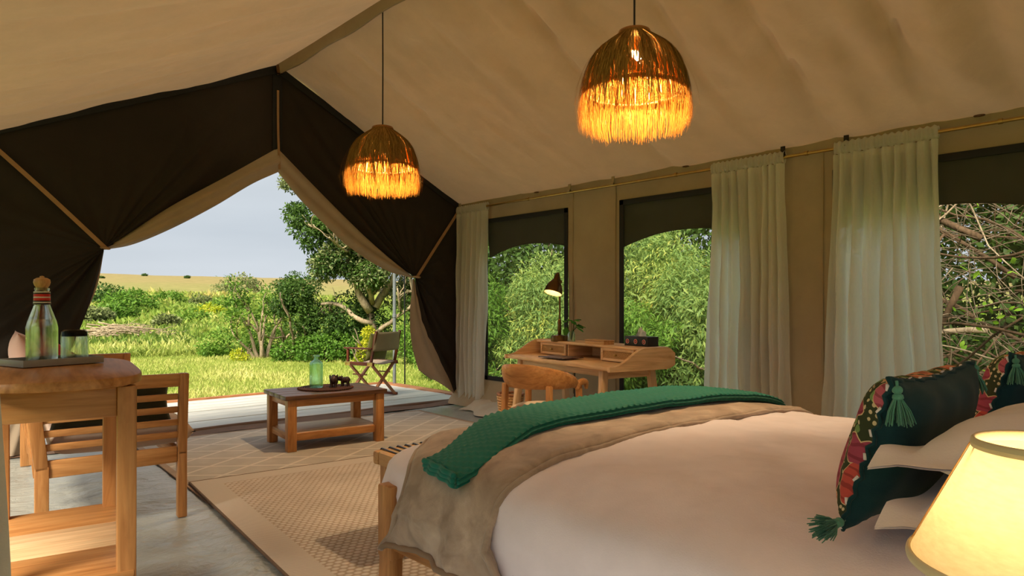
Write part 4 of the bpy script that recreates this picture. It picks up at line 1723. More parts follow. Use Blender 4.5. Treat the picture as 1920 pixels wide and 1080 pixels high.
def bedside_lamp():
    t = thing('bedside_lamp', 'lit bedside lamp with a cream cone shade at the head of the bed', 'lamp', (1.008, .163, .56))
    zt, zbm = .492, .348      # shade top and bottom above the table
    rt, rb = .078, .147
    M = Mat('cream_lampshade_linen')
    vec = M.coord()
    c = M.ramp(M.noise(M.coord('Object', (60, 60, 220)), 1.0, 3.0), [(.3, (.72, .62, .42, 1)), (.7, (.80, .72, .52, 1))])
    p = M.principled(c, .85, 0, .2, M.bump(M.noise(vec, 350, 2), .2, .002))
    M_SH = M.done(M.shmix(.42, p.outputs[0], M.translucent(c)))
    bm = NB(); lathe(bm, [(lerp(rb, rt, k / 10), lerp(zbm, zt, k / 10)) for k in range(11)], 72)
    obj('lamp_shade', bm, M_SH, t, smooth=180)
    M_TRIM = fabric('cream_bias_trim', S(214, 196, 158))
    for z, r in ((zt, rt), (zbm, rb)):
        bm = NB()
        grid(bm, 72, 8, lambda u, v: ((r + .0035 * cos(2 * pi * v)) * cos(2 * pi * u), (r + .0035 * cos(2 * pi * v)) * sin(2 * pi * u), z + .007 * sin(2 * pi * v)), closeu=True)
        obj('shade_trim', bm, M_TRIM, t, smooth=180)
    M_SEAM = fabric('shade_seam_tape', S(190, 150, 100))
    for a in (pi * 1.02, pi * 1.52, pi * .52, .02 * pi):
        bm = NB(); grid(bm, 12, 2, lambda u, v: ((lerp(rb, rt, u) + .0022) * cos(a + (v - .5) * .085), (lerp(rb, rt, u) + .0022) * sin(a + (v - .5) * .085), lerp(zbm, zt, u)))
        solid(obj('seam_tape', bm, M_SEAM, t, smooth=180), .001)
    bm = NB(); lathe(bm, [(0, 0), (.07, 0), (.072, .012), (.05, .02), (.03, .06), (.045, .13), (.04, .2), (.015, .26), (.012, .33), (.018, .335), (.018, .375), (0, .376)], 32)
    obj('base', bm, wood('teak', 2), t, smooth=50)
    bm = NB(); ell(bm, (0, 0, .412), (.028, .028, .036), sub=3); obj('bulb', bm, emitter('bedside_bulb', (1.0, .68, .30, 1), 60), t, smooth=180)
    for a in (0, 2 * pi / 3, 4 * pi / 3):
        bm = NB(); tube(bm, [(.018 * cos(a), .018 * sin(a), .36), (rt * cos(a), rt * sin(a), zt - .008)], .0018, 6); obj('shade_spoke', bm, M_BRASS, t)
    # the table that carries it, below the frame
    b = thing('bedside_table', 'small wooden bedside table under the cream lamp', 'table', (1.0, .12, 0))
    piece('table_top', b, 'honey', (0, 0, .545), (.44, .42, .03))
    piece('shelf', b, 'honey', (0, 0, .2), (.38, .36, .02))
    for sx in (-1, 1):
        for sy in (-1, 1):
            piece('leg', b, 'honey', (sx * .185, sy * .175, .265), (.045, .045, .53))


def desk_lamp():
    t = thing('desk_lamp', 'antique brass desk lamp with a lit bell shade on the writing desk', 'lamp', (4.66, 4.44, .8735), 0)
    bm = NB(); lathe(bm, [(0, 0), (.078, 0), (.08, .006), (.08, .05), (.076, .056), (.03, .058), (.022, .064), (0, .066)], 32); obj('base', bm, M_BRONZE, t, smooth=40)
    bm = NB(); tube(bm, [(0, 0, .055), (.004, 0, .3), (.0, 0, .56)], .009, 12); lathe(bm, [(.009, 0), (.017, .01), (.017, .14), (.009, .15)], 16, (0, 0, .06)); obj('stem', bm, M_BRONZE, t, smooth=40)
    # arm joint and shade leaning towards the chair
    J = Vector((-.01, 0, .585))
    d = Vector((-.36, -.02, -.93)).normalized()
    bm = NB(); tube(bm, [(0, -.018, .56), (0, .018, .56)], .018, 12); tube(bm, [(0, 0, .555), (0, 0, .60), (-.02, 0, .615)], .010, 10); box(bm, (-.022, 0, .63), (.022, .03, .035)); obj('joint', bm, M_BRONZE, t)
    q = d.to_track_quat('Z', 'Y').to_matrix().to_4x4()
    A = J + Vector((-.02, -.0, .03))
    Mx = Matrix.Translation(A) @ q
    bm = NB(); lathe(bm, [(.0, -.012), (.020, -.012), (.024, .0), (.026, .035), (.040, .055), (.062, .085), (.078, .125), (.084, .165), (.086, .175)], 36); bm.transform(Mx)
    o = obj('lamp_shade', bm, M_BRONZE, t, smooth=180); solid(o, .003)
    M_IN = plain('white_enamel_lining', (.8, .74, .6, 1), .5)
    bm = NB(); lathe(bm, [(.022, .034), (.036, .057), (.058, .087), (.074, .126), (.080, .165), (.083, .174)], 36); bm.transform(Mx)
    obj('shade_lining', bm, M_IN, t, smooth=180)
    bm = NB(); ell(bm, (0, 0, .105), (.024, .024, .03), sub=3); bm.transform(Mx); obj('bulb', bm, emitter('desk_bulb', (1.0, .62, .2, 1), 45), t, smooth=180)


def bottle_pts(bm, prof, n=40):
    lathe(bm, prof, n)
    return bm


M_GLASS = glass('clear_glass', (.97, 1, .985, 1))
M_GREENGLASS = glass('pale_green_glass', (.82, .95, .89, 1))
M_WATER = glass('still_water', (.96, .99, .98, 1), 0.0, 1.33)


def smalls():
    # ---- tray on the console
    zt = 1.0045
    t = thing('serving_tray', 'slim grey rectangular tray on the console table', 'tray', (.436, 2.945, zt), .30)
    M_TRAY = plain('grey_lacquer', S(150, 148, 138), .45)
    w, d = .262, .18
    bm = NB(); box(bm, (0, 0, .005), (w, d, .008), bev=.002); obj('tray_floor', bm, M_TRAY, t)
    for c, s in (((0, -d / 2, .013), (w + .006, .007, .024)), ((0, d / 2, .013), (w + .006, .007, .024)), ((-w / 2, 0, .013), (.007, d, .024)), ((w / 2, 0, .013), (.007, d, .024))):
        bm = NB(); box(bm, c, s, bev=.002); obj('tray_rim', bm, M_TRAY, t)
    # ---- water bottle
    t = thing('water_bottle', 'clear glass water bottle with wooden stopper and red beaded collar', 'bottle', (.412, 2.985, zt + .0095), .2)
    t.scale = (.9, .9, .9)
    bm = NB(); lathe(bm, [(0, 0), (.048, 0), (.054, .006), (.055, .02), (.055, .135), (.050, .160), (.036, .200), (.027, .228), (.0245, .245), (.0235, .285), (.026, .287), (.026, .296), (.021, .297), (.020, .245), (.024, .228), (.033, .199), (.047, .158), (.0515, .134), (.0515, .02), (.046, .008), (0, .008)], 44)
    obj('glass_body', bm, M_GLASS, t, smooth=60)
    bm = NB(); lathe(bm, [(0, .0085), (.046, .009), (.0508, .021), (.0508, .13), (.046, .155), (.040, .17), (0, .17)], 40); obj('water', bm, M_WATER, t, smooth=60)
    bm = NB(); lathe(bm, [(0, .285), (.0185, .285), (.020, .298), (.026, .305), (.030, .318), (.028, .330), (.018, .336), (.008, .338), (.008, .343), (0, .345)], 28); obj('wooden_stopper', bm, wood('pine', 2), t, smooth=60)
    red, blk, wht = plain('red_beads', S(206, 52, 44), .4), plain('black_beads', S(38, 24, 18), .4), plain('white_beads', S(214, 206, 196), .4)
    for k, m in enumerate((blk, wht, blk, red, red, wht, red, red, blk, wht)):
        z = .232 + .0052 * k
        r = interp([(.228, .0285), (.245, .0265), (.29, .0258)], z)
        bm = NB(); tube(bm, [(r * cos(a), r * sin(a), z) for a in np.linspace(0, 2 * pi, 33)], .0031, 6, cap=False); obj('bead_ring', bm, m, t, smooth=180)
    # ---- upturned tumbler
    t = thing('drinking_glass', 'upturned clear tumbler with a heavy dark base on the tray', 'glass', (.510, 2.965, zt + .0095))
    bm = NB(); lathe(bm, [(.044, 0), (.0445, .004), (.044, .092), (.041, .106), (.033, .113), (0, .111), (0, .098), (.036, .097), (.040, .088), (.0415, .004), (.042, 0), (.044, 0)], 40); obj('tumbler', bm, M_GLASS, t, smooth=60)
    bm = NB(); lathe(bm, [(0, .0985), (.0355, .0975), (.040, .089), (.0405, .094), (.038, .104), (.031, .1105), (0, .1095)], 40); obj('dark_base', bm, glass('smoky_glass', (.10, .10, .11, 1)), t, smooth=60)

    # ---- things on the coffee table
    zc = .4712
    t = thing('round_mat', 'dark brown round woven mat on the coffee table', 'mat', (2.885, 5.63, zc))
    M_MAT = plain('dark_raffia', S(74, 42, 32), .85)
    for k in range(11):
        r = .018 + k * .0205
        bm = NB(); tube(bm, [(r * cos(a), r * sin(a), .006 + .001 * sin(a * 14 + k)) for a in np.linspace(0, 2 * pi, 41)], [.0108 + .0012 * sin(i * 2.1) for i in range(41)], 6, cap=False)
        if k == 0:
            ell(bm, (0, 0, .006), (.016, .016, .007), sub=1)
        for v in bm.verts:
            v.co.z = max(v.co.z, .0005)
            v.co.z = min(v.co.z, .013)
        obj('coil', bm, M_MAT, t, smooth=180)
    bm = NB()
    for k in range(64):
        a = 2 * pi * k / 64
        ell(bm, (.238 * cos(a), .238 * sin(a), .007), (.009, .006, .005), Matrix.Rotation(a, 3, 'Z'), sub=1)
    stuff(obj('scalloped_edge', bm, M_MAT, t, smooth=180))
    t = thing('green_bottle', 'pale green glass bottle with a narrow lipped neck on the round mat', 'bottle', (2.80, 5.64, zc + .0132))
    bm = NB(); lathe(bm, [(0, 0), (.052, 0), (.057, .006), (.058, .018), (.058, .205), (.054, .222), (.040, .236), (.024, .244), (.019, .252), (.019, .274), (.029, .278), (.030, .284), (.027, .288), (.016, .286), (.0155, .25), (.020, .243), (.038, .232), (.051, .219), (.0545, .204), (.0545, .02), (.05, .010), (0, .012)], 44)
    obj('glass_body', bm, M_GREENGLASS, t, smooth=60)
    M_EL = plain('dark_carved_wood', S(52, 32, 28), .5, nscale=40)

    def animal(label, loc, rot, s, g):
        t = thing('elephant_figurine', label, 'figurine', loc, rot, g)
        bm = NB()
        ell(bm, (0, 0, .062), (.050, .033, .034)); ell(bm, (-.022, 0, .064), (.034, .034, .036)); ell(bm, (.052, 0, .078), (.026, .025, .027))
        for x in (-.032, .028):
            for y in (-.017, .017):
                tube(bm, [(x, y, .0), (x, y, .02), (x * .95, y * .9, .055)], [.0135, .0115, .015], 10)
        tube(bm, spline([(.070, 0, .076), (.082, 0, .055), (.084, 0, .030), (.092, 0, .018)], 10), [.013, .012, .0115, .011, .010, .009, .0085, .008, .0075, .007, .006], 10)
        bmesh.ops.scale(bm, vec=(s, s, s), verts=bm.verts)
        b = obj('body', bm, M_EL, t, smooth=180)
        m = b.modifiers.new('fuse', 'REMESH'); m.mode = 'VOXEL'; m.voxel_size = .0032 * s; m.use_smooth_shade = True
        for y in (-1, 1):
            bm = NB(); ell(bm, (.042 * s, y * .030 * s, .084 * s), (.017 * s, .005 * s, .022 * s), Matrix.Rotation(y * .5, 3, 'Z')); obj('ear', bm, M_EL, t, smooth=180)
            bm = NB(); tube(bm, [(.066 * s, y * .012 * s, .064 * s), (.080 * s, y * .015 * s, .056 * s), (.088 * s, y * .014 * s, .060 * s)], [.0035 * s, .003 * s, .001 * s], 6); obj('tusk', bm, plain('bone_tusk', S(150, 130, 110), .5), t, smooth=180)
        bm = NB(); tube(bm, [(-.052 * s, 0, .075 * s), (-.062 * s, 0, .055 * s), (-.060 * s, 0, .035 * s)], [.004 * s, .003 * s, .004 * s], 6); obj('tail', bm, M_EL, t, smooth=180)
    animal('larger dark carved elephant, next to the green bottle', (2.93, 5.57, zc + .013), 1.05, 1.02, 'carved elephants on the round mat')
    animal('smaller dark carved elephant, farther from the green bottle', (3.05, 5.58, zc + .013), 2.35, .86, 'carved elephants on the round mat')

    # ---- things on the desk
    zd = .8735
    t = thing('glass_vase', 'small glass vase of green leaves behind the brass desk lamp', 'vase', (4.66, 4.29, zd))
    bm = NB(); lathe(bm, [(0, 0), (.032, 0), (.036, .01), (.036, .07), (.028, .09), (.030, .10), (.026, .10), (.0245, .09), (.032, .07), (.032, .012), (0, .010)], 28); obj('vase', bm, M_GLASS, t, smooth=60)
    lm = leaf_mat('vase_leaves', [(0, S(30, 84, 30)), (1, S(72, 140, 50))])
    rnd = random.Random(5)
    for k in range(11):
        a = rnd.uniform(0, 2 * pi); tip = Vector((.085 * cos(a) * rnd.uniform(.4, 1), .085 * sin(a) * rnd.uniform(.4, 1), rnd.uniform(.14, .21)))
        bm = NB(); tube(bm, [(0, 0, .015), (tip.x * .3, tip.y * .3, .10), tip], .0016, 5); st = obj('leaf_stem', bm, lm, t)
        bm = NB()
        dv = Vector((cos(a + rnd.uniform(-1, 1)), sin(a + rnd.uniform(-1, 1)), rnd.uniform(-.3, .5))).normalized(); sd = dv.cross(Vector((0, 0, 1))).normalized()
        grid(bm, 6, 2, lambda u, v: tip + dv * (u * .07) + sd * ((v - .5) * .055 * sin(pi * (u * .9 + .05))) + Vector((0, 0, -.016 * abs(v - .5) - .02 * u * u)))
        me = bpy.data.meshes.new('leaf'); bm.to_mesh(me); bm.free()
        at = me.attributes.new('tint', 'FLOAT', 'FACE'); at.data.foreach_set('value', [rnd.random()] * len(me.polygons))
        obj('leaf', me, lm, st, smooth=180)
    bm = NB(); box(bm, (0, 0, .016), (.11, .27, .030), bev=.004); 
    o = thing('wooden_box', 'flat pale wooden box lying on the middle of the desk shelf', 'box', (4.55, 3.86, zd), -.21)
    obj('box_body', bm, wood('pine', 1), o)
    bm = NB(); box(bm, (0, 0, .0365), (.116, .276, .010), bev=.004); obj('box_lid', bm, wood('pine', 1), o)
    t = thing('tissue_box', 'black tissue box with three red ringed dots on the desk shelf', 'box', (4.60, 3.45, zd), -.15)
    M_TB = plain('black_lacquer', S(34, 34, 36), .45)
    bm = NB(); box(bm, (0, 0, .042), (.125, .27, .084), bev=.004); obj('box_body', bm, M_TB, t)
    for y in (-.095, 0, .095):
        o = None
        for rr, m, xx in ((.025, M_TB, .0), (.020, plain('white_bead', S(206, 190, 180), .5), .001), (.0165, plain('red_bead', S(190, 44, 40), .5), .002), (.009, M_TB, .003), (.005, plain('white_bead', S(206, 190, 180), .5), .004)):
            bm = NB(); lathe(bm, [(0, .003), (rr, .003), (rr, 0)], 24)
            o2 = obj('bead_disc' if o is None else 'bead_ring', bm, m, o if o is not None else t, smooth=30)
            if o is None:
                o2.location = (-.0625, y, .042); o2.rotation_euler = (0, -pi / 2, 0); o = o2
            else:
                o2.location = (0, 0, xx)
    bm = NB()
    grid(bm, 16, 8, lambda u, v: (.014 * sin(u * 9 + v * 3) * (1 - .4 * v), lerp(-.06, .06, u) * (1 - .55 * v) + .006 * sin(v * 7), .08 + v * (.055 + .025 * sin(u * pi))))
    obj('tissue', bm, fabric('tissue_paper', (.8, .8, .8, 1)), t, smooth=180)
    t = thing('desk_folder', 'thin dark patterned leather folder lying on the desk top', 'folder', (4.36, 4.14, .7545), -.1)
    MF = Mat('patterned_dark_leather'); v = MF.n('ShaderNodeTexVoronoi'); v.inputs['Scale'].default_value = 30; MF.l(MF.coord(), v.inputs['Vector'])
    cc = MF.ramp(v.outputs['Distance'], [(.2, S(66, 46, 44)), (.5, S(108, 88, 86))])
    mf = MF.done(MF.principled(cc, .5))
    bm = NB(); box(bm, (0, 0, .002), (.24, .34, .004), bev=.001); obj('lower_cover', bm, mf, t)
    bm = NB(); box(bm, (0, 0, .0062), (.235, .335, .004), bev=.001); obj('upper_cover', bm, mf, t)
    t = thing('waste_basket', 'small woven waste basket on the floor behind the desk chair', 'basket', (4.50, 4.95, .02))
    for k in range(13):
        z = .012 + k * .026; r = lerp(.095, .125, k / 12)
        bm = NB(); tube(bm, [(r * cos(a), r * sin(a), z + .004 * sin(a * 12 + k * pi)) for a in np.linspace(0, 2 * pi, 37)], .014, 6, cap=False); obj('woven_row', bm, wood('pine', 0) if k < 12 else wood('rose', 0), t, smooth=180)
    bm = NB(); lathe(bm, [(0, .012), (.095, .012)], 24); obj('basket_floor', bm, wood('pine', 0), t)
    P = spline([(4.76, 4.33, .72), (4.78, 4.36, .45), (4.76, 4.33, .16), (4.70, 4.28, .03), (4.66, 4.4, .02), (4.70, 4.55, .02)], 30)
    bm = NB(); tube(bm, P, .006, 6); o = obj('power_cable', bm, M_BLACKM); tag(o, 'black power cable hanging down behind the desk', 'cable')
    t = thing('power_strip', 'dark power strip with plugged chargers standing under the desk', 'power strip', (4.80, 4.30, .0), .1)
    bm = NB(); box(bm, (0, 0, .14), (.05, .11, .26), bev=.008); obj('housing', bm, M_BLACKM, t)
    for k in range(3):
        bm = NB(); box(bm, (-.045, 0, +.07 + k * .075), (.045, .05, .045), bev=.008); obj('plug', bm, M_BLACKM, t)


def loose_cushions():
    def c(name, label, loc, rot, w, h, th, mat, cat='cushion'):
        bm = NB(); cushion_bm(bm, w, h, th, flat=.25, nu=26, nv=26, pinch=.08)
        o = obj(name, bm, mat, smooth=180, loc=loc, rot=rot)
        tag(o, label, cat)
    c('scatter_cushion', 'long dark olive cushion inside the near slatted end of the sofa', (.93, 4.345, .66), (pi / 2 - .12, 0, -.087), .60, .25, .13, M_OLIVE)
    c('scatter_cushion', 'dusty pink cushion propped on the back of the sofa', (.70, 5.58, .79), (pi / 2 - .28, .0, pi / 2 - .087), .50, .52, .18, M_ROSE)
    c('scatter_cushion', 'red cushion at the far end of the sofa, half hidden by the bottle', (.90, 5.93, .745), (pi / 2 - .25, .62, -.12), .36, .36, .12, fabric('crimson_linen', S(168, 44, 50)))
    c('scatter_cushion', 'olive green cushion leaning on the back of the director chair', (4.775, 7.855, .665), (pi / 2 - .24, 0, .32 + pi), .40, .38, .12, fabric('moss_linen', S(112, 112, 56)))


def left_door_curtain():
    t = thing('canvas_curtain', 'pale canvas curtain gathered beside the console table', 'curtain', (0, 1.62, 0))
    bm = NB()

    def fn(u, v):
        z = lerp(2.35, .01, v)
        x = lerp(-.40, .135 + .045 * smooth01((v - .3) / .5), u)
        return (x, .035 * sin(u * 26 + v) + .02 * sin(u * 11), z)
    grid(bm, 60, 30, fn)
    obj('curtain_panel', bm, fabric('pale_canvas_drape', S(190, 182, 166)), t, smooth=180)
    bm = NB(); tube(bm, [(-.43, 0, 2.36), (.4, 0, 2.36)], .012, 10); obj('curtain_rod', bm, M_BRASS, t)

# ================================================================ OUTDOORS
def ground_z(x, y):
    d = sqrt(x * x + y * y)
    z = interp([(0, -.16), (19, -.15), (24, -.10), (30, .10), (40, .62), (60, 1.75), (100, 4.1), (150, 6.6), (190, 7.6), (400, 2.0)], d)
    k = smooth01((atan2(x, y) - .15) / .9)
    z *= lerp(1.06, .82, k) if z > 0 else 1
    if d > 20:
        z += .10 * smooth01((d - 20) / 20) * fbm(x * .16, y * .16, 3.) + .35 * smooth01((d - 50) / 60) * fbm(x * .03, y * .03, 6.)
    return z


def build_ground():
    bm = NB()
    rings = [3, 6, 8, 10, 12, 14, 16, 18, 20, 22, 24, 26, 28, 30, 33, 36, 40, 45, 50, 56, 62, 70, 80, 90, 100, 112, 126, 140, 150, 165, 190, 240, 320, 400]
    nA = 220
    vs = []
    for r in rings:
        row = []
        for k in range(nA):
            a = 2 * pi * k / nA
            x, y = r * sin(a), r * cos(a)
            row.append(bm.verts.new((x, y, ground_z(x, y))))
        vs.append(row)
    for A, B in zip(vs, vs[1:]):
        for k in range(nA):
            bm.faces.new((A[k], A[(k + 1) % nA], B[(k + 1) % nA], B[k]))
    bm.faces.new(list(reversed(vs[0])))
    M = Mat('grassland')
    vec = M.coord()
    ln = M.n('ShaderNodeVectorMath', operation='LENGTH')
    M.l(vec, ln.inputs[0])
    nb = M.noise(vec, .22, 6.0, .65)
    dist = M.math('ADD', ln.outputs['Value'], M.math('MULTIPLY', M.math('SUBTRACT', nb, .5), 34.0))
    zone = M.ramp(M.math('MULTIPLY', dist, 1 / 160), [(0.0, S(132, 148, 62)), (.12, S(140, 154, 66)), (.19, S(118, 142, 60)), (.31, S(142, 158, 76)), (.40, S(142, 142, 84)), (.62, S(152, 138, 92)), (1.0, S(150, 134, 94))])
    tone = M.noise(vec, .9, 9.0, .78)
    zone = M.mix(.75, zone, M.ramp(tone, [(.3, (.45, .5, .4, 1)), (.7, (1.0, 1.0, 1.0, 1))]), 'MULTIPLY')
    nrm = M.bump(M.noise(vec, 14.0, 6.0, .7), .5, .06)
    bm.normal_update()
    struct(obj('ground', bm, M.done(M.principled(zone, .95, 0, .1, nrm)), smooth=180), 'grassland rising to a golden hill behind the lawn')


def quads(name, P, size, D, Nn, asp, tint, mat, parent=None, fold=.18):
    """leaf quads: P base points, D direction, Nn rough normal"""
    D = D / np.linalg.norm(D, axis=1, keepdims=True)
    Sd = np.cross(D, Nn)
    Sd /= np.linalg.norm(Sd, axis=1, keepdims=True) + 1e-9
    Up = np.cross(Sd, D)
    n = len(P)
    L = size[:, None]
    Wd = L * asp
    V = np.empty((n, 4, 3))
    V[:, 0] = P
    V[:, 1] = P + D * L * .5 + Sd * Wd * .5 + Up * L * fold
    V[:, 2] = P + D * L
    V[:, 3] = P + D * L * .5 - Sd * Wd * .5 + Up * L * fold
    me = bpy.data.meshes.new(name)
    me.vertices.add(n * 4)
    me.vertices.foreach_set('co', V.reshape(-1).astype(np.float32))
    me.loops.add(n * 4)
    me.loops.foreach_set('vertex_index', np.arange(n * 4, dtype=np.int32))
    me.polygons.add(n)
    me.polygons.foreach_set('loop_start', np.arange(0, n * 4, 4, dtype=np.int32))
    me.update(calc_edges=True)
    at = me.attributes.new('tint', 'FLOAT', 'FACE')
    at.data.foreach_set('value', np.clip(tint, 0, 1).astype(np.float32))
    o = bpy.data.objects.new(name, me)
    COL.objects.link(o)
    me.materials.append(mat)
    if parent is not None:
        o.parent = parent
    return o


def blob_points(blobs, n, inner=.55):
    """random points in the outer part of several ellipsoids (x, y, z, rx, ry, rz)"""
    B = np.array(blobs, float)
    wgt = (B[:, 3] * B[:, 4] + B[:, 3] * B[:, 5] + B[:, 4] * B[:, 5])
    idx = RNG.choice(len(B), n, p=wgt / wgt.sum())
    d = RNG.normal(size=(n, 3))
    d /= np.linalg.norm(d, axis=1, keepdims=True)
    r = inner + (1 - inner) * RNG.random(n) ** .6
    P = B[idx, :3] + d * B[idx, 3:] * r[:, None]
    return P, d, idx


M_LEAF_DARK = leaf_mat('dark_green_leaves', [(0, S(34, 54, 24)), (.5, S(62, 92, 38)), (1, S(96, 126, 54))], .35)
M_LEAF_MID = leaf_mat('mid_green_leaves', [(0, S(62, 98, 34)), (.5, S(98, 140, 50)), (1, S(142, 172, 72))], .4)
M_LEAF_OLIVE = leaf_mat('olive_leaves', [(0, S(70, 82, 48)), (.5, S(108, 120, 72)), (1, S(150, 158, 104))], .35)
M_LEAF_YEL = leaf_mat('yellow_green_leaves', [(0, S(126, 158, 40)), (.5, S(176, 190, 48)), (1, S(214, 206, 66))], .45)
M_LEAF_BAM = leaf_mat('feathery_leaves', [(0, S(84, 116, 60)), (.45, S(124, 156, 84)), (.75, S(160, 182, 96)), (.92, S(206, 204, 100)), (1, S(222, 198, 90))], .45)
M_BARK = None


def bark(name, a, b):
    M = Mat(name)
    vec = M.coord('Object', (12, 12, 4))
    n = M.noise(vec, 2.0, 6.0, .65, .8)
    return M.done(M.principled(M.ramp(n, [(.3, a), (.7, b)]), .9, 0, .15, M.bump(n, .6, .02)))


M_BARK = bark('grey_brown_bark', S(84, 72, 58), S(146, 130, 108))
M_BARK3 = bark('dark_brown_bark', S(64, 50, 38), S(116, 94, 72))
M_BARK2 = bark('pale_dry_bark', S(126, 108, 84), S(190, 172, 144))


def foliage(parent, blobs, n, leaf, mat, asp=.45, droop=.25, rough=.8, name='foliage', lump=.35, tbias=0.0, inner=.55):
    # each blob is broken into lumps so that the crown reads as clumps
    sub = []
    for b in blobs:
        k = 7
        for _ in range(k):
            d = RNG.normal(size=3); d /= np.linalg.norm(d)
            f = RNG.uniform(.55, .95)
            s = RNG.uniform(.30, .52)
            sub.append((b[0] + d[0] * b[3] * f, b[1] + d[1] * b[4] * f, b[2] + d[2] * b[5] * f, b[3] * s, b[4] * s, b[5] * s))
    allb = list(blobs) + sub
    P, d, idx = blob_points(allb, n, inner)
    D = d * .6 + RNG.normal(size=d.shape) * rough
    D[:, 2] -= droop
    Nn = RNG.normal(size=d.shape) * .5 + d
    Nn[:, 2] += .8
    bt = RNG.random(len(allb))
    tint = .25 + .35 * RNG.random(n) + .4 * bt[idx] + tbias
    o = quads(name, P, leaf * RNG.uniform(.6, 1.3, n), D, Nn, asp, tint, mat, parent)
    o['kind'] = 'stuff'
    return o


def branch(bm, p0, d, L, r0, depth, rnd, tips, wig=.25, split=(2, 3), spread=.6, up=.15, nn=7):
    P = [Vector(p0)]
    d = Vector(d).normalized()
    n = 6
    for i in range(n):
        d = (d + Vector((rnd.gauss(0, wig), rnd.gauss(0, wig), rnd.gauss(0, wig) * .7 + up * .3))).normalized()
        P.append(P[-1] + d * L / n)
    tube(bm, P, [lerp(r0, r0 * .55, i / n) for i in range(n + 1)], nn)
    if depth == 0:
        tips.append((P[-1].copy(), d.copy()))
        return
    for k in range(rnd.randint(*split)):
        i = rnd.randint(3, n)
        nd = (d + Vector((rnd.gauss(0, spread), rnd.gauss(0, spread), rnd.gauss(0, spread * .6) + up))).normalized()
        branch(bm, P[i], nd, L * rnd.uniform(.55, .85), r0 * .55, depth - 1, rnd, tips, wig, split, spread, up, max(4, nn - 1))
    tips.append((P[-1].copy(), d.copy()))


def shrub(label, x, y, blobs, n, leaf, mat, name='shrub', cat='bush', group=None, z=None, stems=5, sh=.6, **kw):
    z0 = ground_z(x, y) if z is None else z
    t = thing(name, label, cat, (x, y, z0), 0, group)
    foliage(t, blobs, n, leaf, mat, **kw)
    rnd = random.Random(int(abs(x * 131 + y * 17)))
    for k in range(stems):
        bm = NB(); tips = []
        b = blobs[k % len(blobs)]
        branch(bm, (rnd.uniform(-.15, .15) + b[0] * .3, rnd.uniform(-.15, .15) + b[1] * .3, -.05), (b[0] * .5 + rnd.gauss(0, .3), b[1] * .5 + rnd.gauss(0, .3), 1), max(.3, b[2] * .8), .022 + .012 * b[2], 1, rnd, tips)
        obj('stem', bm, M_BARK, t, smooth=180)
    return t


